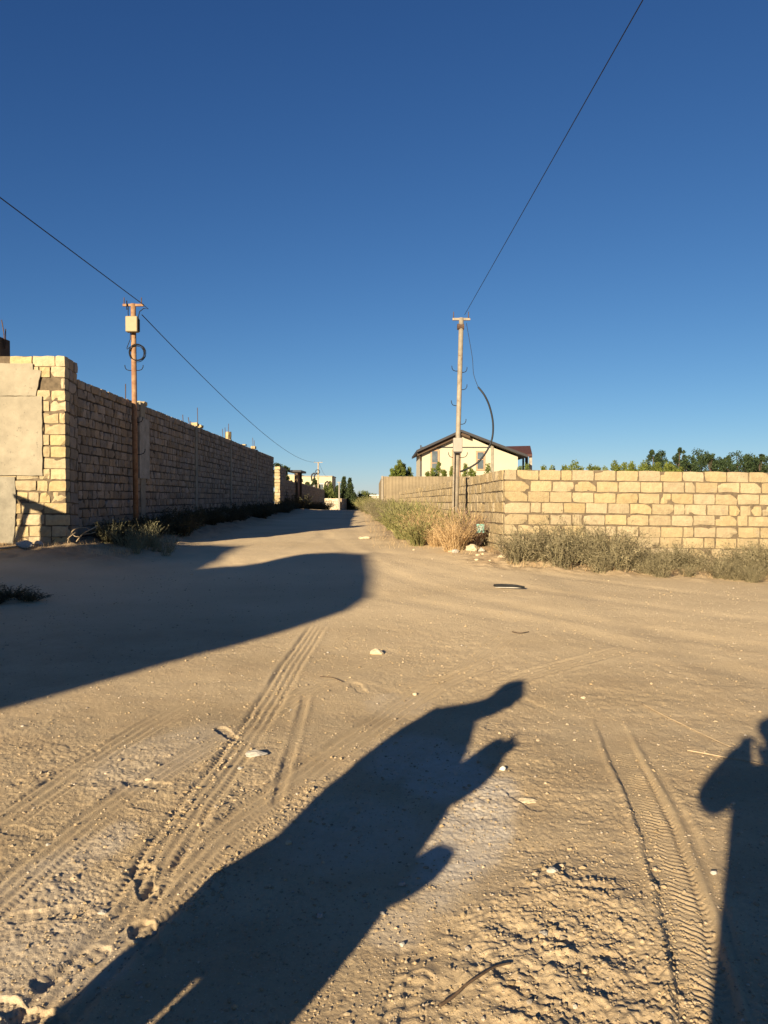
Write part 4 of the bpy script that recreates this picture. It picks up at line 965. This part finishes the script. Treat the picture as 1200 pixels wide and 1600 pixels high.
# ---- stones, litter
def stone(px, py, size, m_, label, seed, name='rock', rz=0, dz=.0, D=None):
    x, y = hit(px, py); o = link_mesh(name, lumpy((0, 0, 0), size, seed, 3, .5, rz=rz), m_)
    rz_, _, _ = relief(np.array([x]), np.array([y]))
    o.location = (x, y, G(x, y) + float(rz_[0]) + size[2] * .45 + dz); o.data.name = name
    return tag(o, label, 'rock')
stone(589, 1021, (.066, .04, .032), M_STONE, 'pale oval stone alone in the middle of the road', 3, rz=-.3)
stone(401, 1180, (.062, .032, .022), M_STONEG, 'flat grey stone beside the tyre grooves', 5, rz=.35)
stone(785, 1203, (.018, .016, .015), mat('white_pebble', (.72, .66, .54), .7, .05), 'small round white pebble at the tip of the hand shadow', 6, 'pebble')
stone(206, 850, (.09, .06, .15), M_STONE, 'upright pale rock in the weeds near the left pole', 7)
stone(737, 866, (.13, .10, .085), M_STONE, 'pale rock at the foot of the limestone wall corner', 8)
stone(752, 866, (.07, .06, .07), M_STONEG, 'grey rock beside the wall corner rock', 9)
stone(951, 893, (.11, .07, .05), M_STONE, 'flat pale rock at the edge of the saltbushes', 10)
stone(1103, 898, (.05, .04, .03), M_STONE, 'small pale rock under the far right saltbushes', 11)
stone(569, 842, (.16, .1, .05), M_STONE, 'flat pale rock left of the weed bank', 12)
stone(38, 862, (.16, .12, .08), M_STONEG, 'grey rubble lump at the foot of the rendered panels', 13)
stone(62, 858, (.10, .09, .08), M_STONEG, 'smaller grey rubble lump right of the rubble by the panels', 33)
stone(784, 876, (.08, .05, .05), M_STONE, 'pale rock between the wall corner and the bushes', 14)
stone(248, 812, (.25, .2, .22), M_STONEG, 'grey rock in the shade right of the left pole', 15)
stone(345, 815, (.3, .2, .2), M_STONEG, 'grey rubble in the shade left of the tyre', 16)
stone(823, 1250, (.05, .03, .014), M_STONE, 'flat yellowish stone right of the pale patch', 17)
stone(500, 1432, (.012, .01, .01), M_STONEG, 'little grey pebble inside the standing shadow', 18, 'pebble')
rr = random.Random(31)
_b = []
for k in range(26):
    px = rr.uniform(640, 1180); py = 866 + (px - 700) * .07 + rr.uniform(-4, 12); s = rr.uniform(.02, .05)
    o = stone(px, py, (s, s * .8, s * .6), M_STONE, 'small loose stone on the right road edge', 40 + k, 'loose_stone'); o['group'] = 'small stones on the right road edge'; _b.append(o)
order(_b, lambda o: o.location.x, 'from the left of the small loose stones on the right road edge')
_b = []
for k in range(22):
    px = rr.uniform(20, 1180); py = rr.uniform(930, 1560); s = rr.uniform(.008, .022)
    o = stone(px, py, (s, s * .8, s * .6), M_STONEG if k % 3 else M_STONE, 'small loose stone lying on the open dirt', 80 + k, 'loose_stone'); o['group'] = 'small stones on the open dirt'; _b.append(o)
order(_b, lambda o: o.location.y, 'nearest small loose stone lying on the open dirt')
# tyre leaning in the shade
ty = empty('old_tyre', (WX(33) + .75, 33, .0), label='old black tyre standing against the rubble at the foot of the long wall', cat='tyre')
p = at(373.5, 796.5, 33)
mb = MB(); N = 40
V = []; Fc = []
prf = [(.17, .07), (.19, .085), (.235, .09), (.265, .075), (.275, .04), (.275, -.04), (.265, -.075), (.235, -.09), (.19, -.085), (.17, -.07), (.185, -.05), (.24, -.045), (.24, .045), (.185, .05)]
M3 = Matrix.Rotation(R(12), 3, 'X') @ Matrix.Rotation(R(15), 3, 'Z')
for i in range(N):
    a = 2 * math.pi * i / N
    for r_, o_ in prf: V.append(tuple(p + M3 @ Vector((math.cos(a) * r_, o_, math.sin(a) * r_))))
K = len(prf)
for i in range(N):
    for j in range(K): Fc.append((i * K + j, ((i + 1) % N) * K + j, ((i + 1) % N) * K + (j + 1) % K, i * K + (j + 1) % K))
me = bpy.data.meshes.new('tyre'); me.from_pydata(V, [], Fc); me.polygons.foreach_set('use_smooth', [True] * len(Fc)); link_mesh('casing', me, M_BLACK, ty)
# flattened rubber strip / plank on the right road
x, y = hit(795, 920); z = G(x, y)
rp = empty('rubber_strip', (x, y, z), label='flattened grey black rubber strip lying on the right road', cat='rubber strip')
mb = MB(); pts = [Vector((x + a, y + b_, z + c_ + .02)) for a, b_, c_ in ((-.19, .05, .015), (-.17, -.01, .02), (-.05, -.03, .02), (.08, -.05, .018), (.2, -.04, .0))]
mb.tube(cat(pts, 6), .014, 6); pts = [v + Vector((0, .09 * math.sin(i / 4 * math.pi), .006)) for i, v in enumerate(pts)]; mb.tube(cat(pts, 6), .012, 6)
mb.build('edge_bead', M_BLACK, rp)
mb = MB(); mb.poly_prism([(-.18, .03), (-.14, -.01), (.06, -.045), (.19, -.04), (.09, .03), (-.05, .075)], (x, y, z + .012), (1, 0, 0), (0, 1, 0), (0, 0, .012)); mb.build('flap', M_STONEG, rp)
# dark torn bag between stones
x, y = hit(719, 862); o = link_mesh('torn_bag', lumpy((0, 0, 0), (.10, .08, .075), 91, 3, 1.6), M_BLACK); o.location = (x, y, G(x, y) + .10); tag(o, 'crumpled black bag lying on the road edge below the right pole', 'bag')
stone(711, 866, (.07, .05, .05), M_STONEG, 'grey stone holding down the black bag', 92)
# stick and straws
def groundline(pix, rad, name, m_, label, cat_, lift=.004, bow=0):
    pts = []
    for i, (px, py) in enumerate(pix):
        x, y = hit(px, py); rz_, _, _ = relief(np.array([x]), np.array([y])); pts.append(Vector((x, y, G(x, y) + max(0, float(rz_[0])) * .6 + .4 * float(rz_[0]) + rad + lift + bow * math.sin(math.pi * i / (len(pix) - 1)))))
    pts = cat(pts, 6); return tag(MB().tube(pts, [rad * (1 - .5 * i / len(pts)) for i in range(len(pts))], 7).build(name, m_, None, smooth=True), label, cat_)
groundline([(686, 1572), (706, 1562), (727, 1549), (750, 1535), (772, 1520), (797, 1513)], .0055, 'stick', M_WOOD, 'dark bent stick lying on the dirt at the bottom', 'stick', .004, .012)
groundline([(1002, 1100), (1035, 1118), (1070, 1135), (1105, 1152), (1140, 1168)], .0045, 'reed', M_WOODP, 'long pale dry reed on the dirt above the phone shadow', 'reed', .002)
groundline([(1072, 1174), (1100, 1180), (1130, 1185), (1165, 1190), (1205, 1199)], .0045, 'reed', M_WOODP, 'short pale reed running into the right hand shadow', 'reed', .002)
groundline([(500, 1058), (520, 1060), (536, 1068)], .004, 'twig', M_WOOD, 'short dark twig between the tyre tracks', 'twig')
groundline([(800, 989), (812, 991), (826, 989)], .006, 'twig', M_WOOD, 'short dark twig on the smooth part of the road', 'twig')
groundline([(-20, 866), (10, 864), (45, 861), (75, 857)], .02, 'branch', M_WOODP, 'grey branch at the foot of the rendered panels', 'branch', .03)

# ---- what stands just outside the frame and throws the shadows
LAT = Vector((math.cos(AZ), -math.sin(AZ), 0)); DIR = Vector((math.sin(AZ), math.cos(AZ), 0))
def UW(foot, u, wd, z): return Vector((foot[0], foot[1], 0)) + LAT * u + DIR * wd + Vector((0, 0, z))
# unfinished house behind left
HB = (-8, -8)
ub = empty('roadside_house', (HB[0], HB[1], 0), label='block house behind the viewer whose shadow falls over the road', cat='house')
prof = [(-.80, -.6), (-.80, 4.15), (-.62, 4.65), (-.44, 5.05), (-.36, 5.3), (-.36, 5.55), (-.56, 5.85), (-1.3, 6.38), (-2.63, 7.22), (-3.28, 7.24), (-3.69, 7.1), (-3.71, 6.55), (-4.1, 6.3), (-4.62, 6.68), (-5.86, 7.40), (-6.69, 7.40), (-7.0, 7.1), (-6.85, 6.62), (-7.0, 6.36), (-7.9, 6.28), (-14.5, 6.2), (-14.5, -.6)]
mb = MB(); mb.poly_prism(prof, (HB[0], HB[1], 0), LAT, (0, 0, 1), -DIR * .3); mb.build('gable_wall', M_BLOCK_L, ub)
mb = MB(); mb.poly_prism([(-1.3, -.6), (-1.3, 4.6), (-14.4, 4.6), (-14.4, -.6)], UW(HB, 0, -.31, 0), LAT, (0, 0, 1), -DIR * 6); mb.build('wall', M_BLOCK_L, ub)
for u in (-3, -6, -10):
    f = MB().box(UW(HB, u, .03, 2.6), (1.3, .1, 1.3), rz=-AZ).build('window', M_DARK, ub); MB().box(UW(HB, u, .1, 2.6), (1.1, .04, 1.1), rz=-AZ).build('pane', M_GLASS, f)
MB().box(UW(HB, -8, .03, 1.1), (1, .1, 2.2), rz=-AZ).build('door', M_WOOD, ub)
# unseen trestle, added and shaped to throw the slanted shadow onto the pillar
t0 = 4.0
def back(px, py, t=t0): 
    p = at(px, py, 13.6); return p - Vector((math.sin(AZ), math.cos(AZ), -TEL)) * t
tf = empty('shadow_trestle', back(60, 850), label='unseen timber trestle off the left edge, shaped to throw a slanted shadow on the pillar', cat='trestle')
tf.location.z = G(tf.location.x, tf.location.y)
mb = MB(); mb.v = []
def slab(pix, name):
    mb = MB(); P = [back(*q_) for q_ in pix]; n = len(P); dv = Vector((0, -.06, 0))
    mb.v = [tuple(p) for p in P] + [tuple(p + dv) for p in P]; mb.f = [tuple(range(n)), tuple(range(n, 2 * n))[::-1]] + [(i, i + n, (i + 1) % n + n, (i + 1) % n) for i in range(n)]
    mb.build(name, M_WOOD, tf)
slab([(22, 772), (30, 774), (106, 803), (108, 812), (64, 800), (34, 790), (24, 778)], 'top_beam')
slab([(38, 788), (46, 792), (34, 838), (31, 960), (16, 960), (22, 845)], 'leg')
slab([(64, 798), (112, 812), (112, 880), (60, 880)], 'side_board')
slab([(66, 870), (76, 870), (76, 960), (66, 960)], 'leg')

# people
def skin_person(name, foot, nodes, edges, root, m_, par, sub=2):
    """nodes {k:(u,w,v_silhouette,r)}; height = v - w*tan(el)"""
    keys = list(nodes); V = [tuple(UW(foot, nodes[k][0], nodes[k][1], nodes[k][2] - nodes[k][1] * TEL)) for k in keys]
    E = [(keys.index(a), keys.index(b)) for a, b in edges]
    me = bpy.data.meshes.new(name); me.from_pydata(V, E, []); o = bpy.data.objects.new(name, me); C.objects.link(o)
    o.modifiers.new('skin', 'SKIN'); me.skin_vertices  # layer made by modifier
    sv = me.skin_vertices[0].data
    for i, k in enumerate(keys):
        r_ = nodes[k][3]; sv[i].radius = r_ if isinstance(r_, tuple) else (r_, r_); sv[i].use_root = (k == root)
    s = o.modifiers.new('sub', 'SUBSURF'); s.levels = sub; s.render_levels = sub
    me.materials.append(m_)
    if par:
        o.parent = par; o.matrix_parent_inverse = Matrix.Translation(-par.location)
    return o
def body_mat(name, shirt, trousers, z):
    m = bpy.data.materials.new(name); m.use_nodes = True; n = m.node_tree.nodes; l = m.node_tree.links
    tc = n.new('ShaderNodeTexCoord'); sp = n.new('ShaderNodeSeparateXYZ'); l.new(tc.outputs['Object'], sp.inputs[0])
    c = n.new('ShaderNodeValToRGB'); c.color_ramp.interpolation = 'CONSTANT'
    el_ = c.color_ramp.elements; el_[0].position = 0; el_[0].color = (.03, .025, .02, 1); el_[1].position = .05; el_[1].color = (*trousers, 1)
    e = el_.new(z / 2); e.color = (*shirt, 1); e = el_.new(1.46 / 2); e.color = (.42, .25, .17, 1)
    mu = n.new('ShaderNodeMath'); mu.operation = 'MULTIPLY'; mu.inputs[1].default_value = .5; l.new(sp.outputs[2], mu.inputs[0]); l.new(mu.outputs[0], c.inputs[0])
    l.new(c.outputs[0], n['Principled BSDF'].inputs['Base Color']); n['Principled BSDF'].inputs['Roughness'].default_value = .85
    return m
def hand(nodes, edges, wrist, palm, dirv, curl, pre):
    """palm knot plus four fingers and a thumb; vectors in (u,w,v)"""
    p = Vector(palm); d = Vector(dirv).normalized(); c = Vector(curl).normalized(); side = d.cross(c).normalized()
    nodes[pre + 'palm'] = (*p, .030); edges.append((wrist, pre + 'palm'))
    for i, L in enumerate((.068, .078, .073, .058)):
        a = p + side * (.012 * (i - 1.5) * 1.6) + d * .045; b_ = a + d * L * .5 + c * .008; e = b_ + d * L * .25 + c * L * .45
        for j, q_ in enumerate((a, b_, e)): nodes['%sf%d%d' % (pre, i, j)] = (*q_, (.010, .009, .0075)[j])
        edges += [(pre + 'palm', '%sf%d0' % (pre, i)), ('%sf%d0' % (pre, i), '%sf%d1' % (pre, i)), ('%sf%d1' % (pre, i), '%sf%d2' % (pre, i))]
    a = p - side * .035 + d * .005; b_ = a - side * .02 + d * .03 + c * .015
    nodes[pre + 't0'] = (*a, .012); nodes[pre + 't1'] = (*b_, .009); edges += [(pre + 'palm', pre + 't0'), (pre + 't0', pre + 't1')]
# standing person to the left
FA = (-1.5, .70)
pa = empty('person', (FA[0], FA[1], 0), label='standing person left of the viewer with one raised hand whose shadow lies mid road', cat='person')
nd = {'pel': (.13, 0, .88, (.22, .18)), 'bel': (.04, 0, 1.03, (.28, .2)), 'ches': (-.06, 0, 1.22, (.25, .17)), 'ches2': (-.09, 0, 1.37, (.21, .16)), 'neck0': (-.09, 0, 1.44, .135), 'neck': (.02, 0, 1.50, .085), 'h1': (.07, 0, 1.57, .11), 'chin': (.145, -.01, 1.53, .085), 'h2': (.105, 0, 1.62, .140), 'h3': (.12, 0, 1.685, .09),
      'nose': (.185, -.02, 1.60, .018),
      'lsh': (-.225, 0, 1.38, .12), 'lel': (-.22, -.02, 1.16, .09), 'lfa': (-.19, 0, 1.0, .08), 'lwr': (-.15, .02, .88, .05),
      'rsh': (.05, 0, 1.34, .09), 'rel': (.26, .05, 1.02, .11), 'rfa': (.33, .1, 1.12, .125), 'rwr': (.375, .12, 1.26, .14),
      'll0': (-.05, 0, .68, .20), 'lkn': (.0, 0, .50, .165), 'cro': (.13, 0, .54, .17), 'lan': (-.0, .0, .12, .06), 'lto': (.1, .1, .06, .045),
      'rl0': (.32, 0, .74, .20), 'rkn': (.325, .03, .54, .215), 'rsn': (.34, .02, .3, .12), 'ran': (.33, 0, .12, .065), 'rto': (.43, .1, .06, .045), 'hip': (.39, .0, .86, .13), 'hipl': (-.10, 0, .84, .17)}
ed = [('pel', 'bel'), ('bel', 'ches'), ('ches', 'ches2'), ('ches2', 'neck0'), ('neck0', 'neck'), ('neck', 'h1'), ('h1', 'h2'), ('h2', 'h3'), ('h2', 'nose'), ('h1', 'chin'), ('ches2', 'lsh'), ('lsh', 'lel'), ('lel', 'lfa'), ('lfa', 'lwr'), ('ches2', 'rsh'), ('rsh', 'rel'), ('rel', 'rfa'), ('rfa', 'rwr'),
      ('pel', 'll0'), ('ll0', 'lkn'), ('lkn', 'lan'), ('lan', 'lto'), ('pel', 'rl0'), ('rl0', 'rkn'), ('rkn', 'rsn'), ('rsn', 'ran'), ('ran', 'rto'), ('pel', 'hip'), ('pel', 'cro'), ('pel', 'hipl')]
hand(nd, ed, 'rwr', (.39, .13, 1.26), (.1, .2, 1), (-1, 0, .3), 'r'); hand(nd, ed, 'lwr', (-.14, .04, .82), (.05, 0, -1), (.8, .3, 0), 'l')
skin_person('body', FA, nd, ed, 'pel', body_mat('person_cloth', (.25, .27, .33), (.05, .055, .08), .95), pa)
M_HAIR = mat('dark_hair', (.02, .015, .012), .8, .2, 20)
M_SKIN = mat('skin', (.42, .25, .17), .6, .05)
hair = link_mesh('hair', lumpy((0, 0, 0), (.125, .12, .118), 3, 3, .1), M_HAIR); hp = UW(FA, .085, -.02, 1.645 + .02 * TEL); hair.location = hp - pa.location; hair.parent = pa
ph = empty('phone', UW(FA, .37, .15, 1.25), label='dark phone held up by the standing person left of the viewer', cat='phone')
mb = MB(); mb.box(UW(FA, .375, .15, 1.255 - .15 * TEL), (.09, .012, .17), rot=(Matrix.Rotation(-AZ, 3, 'Z') @ Matrix.Rotation(R(18), 3, 'Y'))).build('case', M_BLACK, ph, bevel=.004)
bgm = link_mesh('waist_bag', lumpy((0, 0, 0), (.11, .09, .08), 12, 3, .1), M_WOOD); bgm.location = UW(FA, .475, .0, .83); bgm.rotation_euler = (0, R(-35), -AZ); tag(bgm, 'small bag worn at the hip of the standing person left of the viewer', 'bag')
bg2 = None
# photographer behind the camera
FB = (.1, -.42)
pb = empty('person', (FB[0], FB[1], 0), label='person taking the picture with raised arms, whose shadow enters at the right edge', cat='person')
nd = {'pel': (-.13, -.03, .93, (.25, .17)), 'bel': (-.13, -.03, 1.08, (.255, .17)), 'ches': (-.13, -.03, 1.26, (.255, .17)), 'ches2': (-.13, -.03, 1.38, (.20, .15)), 'neck0': (-.13, -.02, 1.47, .09), 'neck': (-.125, -.01, 1.52, .07), 'h1': (-.12, 0, 1.59, .09), 'h2': (-.12, 0, 1.66, .106), 'h3': (-.12, 0, 1.72, .078), 'nose': (-.13, .12, 1.67, .016),
      'lsh': (-.31, -.02, 1.41, .085), 'lel': (-.455, .10, 1.27, .078), 'lfa': (-.41, .18, 1.38, .062), 'lwr': (-.345, .25, 1.495, .046),
      'rsh': (.07, -.02, 1.41, .085), 'rel': (.10, .12, 1.30, .075), 'rfa': (-.05, .2, 1.42, .06), 'rwr': (-.17, .24, 1.50, .05),
      'll0': (-.25, -.03, .78, .15), 'lkn': (-.26, 0, .5, .10), 'lan': (-.26, -.02, .12, .06), 'lto': (-.27, .14, .07, .04),
      'rl0': (-.01, -.03, .78, .15), 'rkn': (0, 0, .5, .10), 'ran': (.0, -.02, .12, .06), 'rto': (.02, .14, .07, .04)}
ed = [('pel', 'bel'), ('bel', 'ches'), ('ches', 'ches2'), ('ches2', 'neck0'), ('neck0', 'neck'), ('neck', 'h1'), ('h1', 'h2'), ('h2', 'h3'), ('h2', 'nose'), ('ches2', 'lsh'), ('lsh', 'lel'), ('lel', 'lfa'), ('lfa', 'lwr'), ('ches2', 'rsh'), ('rsh', 'rel'), ('rel', 'rfa'), ('rfa', 'rwr'), ('pel', 'll0'), ('ll0', 'lkn'), ('lkn', 'lan'), ('lan', 'lto'), ('pel', 'rl0'), ('rl0', 'rkn'), ('rkn', 'ran'), ('ran', 'rto')]
hand(nd, ed, 'lwr', (-.325, .27, 1.53), (.15, .1, 1), (1, .1, 0), 'l'); hand(nd, ed, 'rwr', (-.215, .26, 1.53), (-.1, .1, 1), (-1, .1, 0), 'r')
skin_person('body', FB, nd, ed, 'pel', body_mat('photographer_cloth', (.5, .48, .44), (.06, .07, .11), .98), pb)
hair = link_mesh('hair', lumpy((0, 0, 0), (.11, .11, .10), 4, 3, .2), M_HAIR); hair.location = UW(FB, -.12, -.03, 1.70) - pb.location; hair.parent = pb
ph = empty('phone', (0, -.012, EYE - .04), label='black phone held upright by the person taking the picture', cat='phone')
MB().box((-.022, -.012, EYE - .055), (.076, .009, .158)).build('case', M_BLACK, ph, bevel=.003)
MB().box((-.0, -.004, EYE - .006), (.03, .006, .03)).build('camera_bump', M_BLACK, ph, bevel=.001)
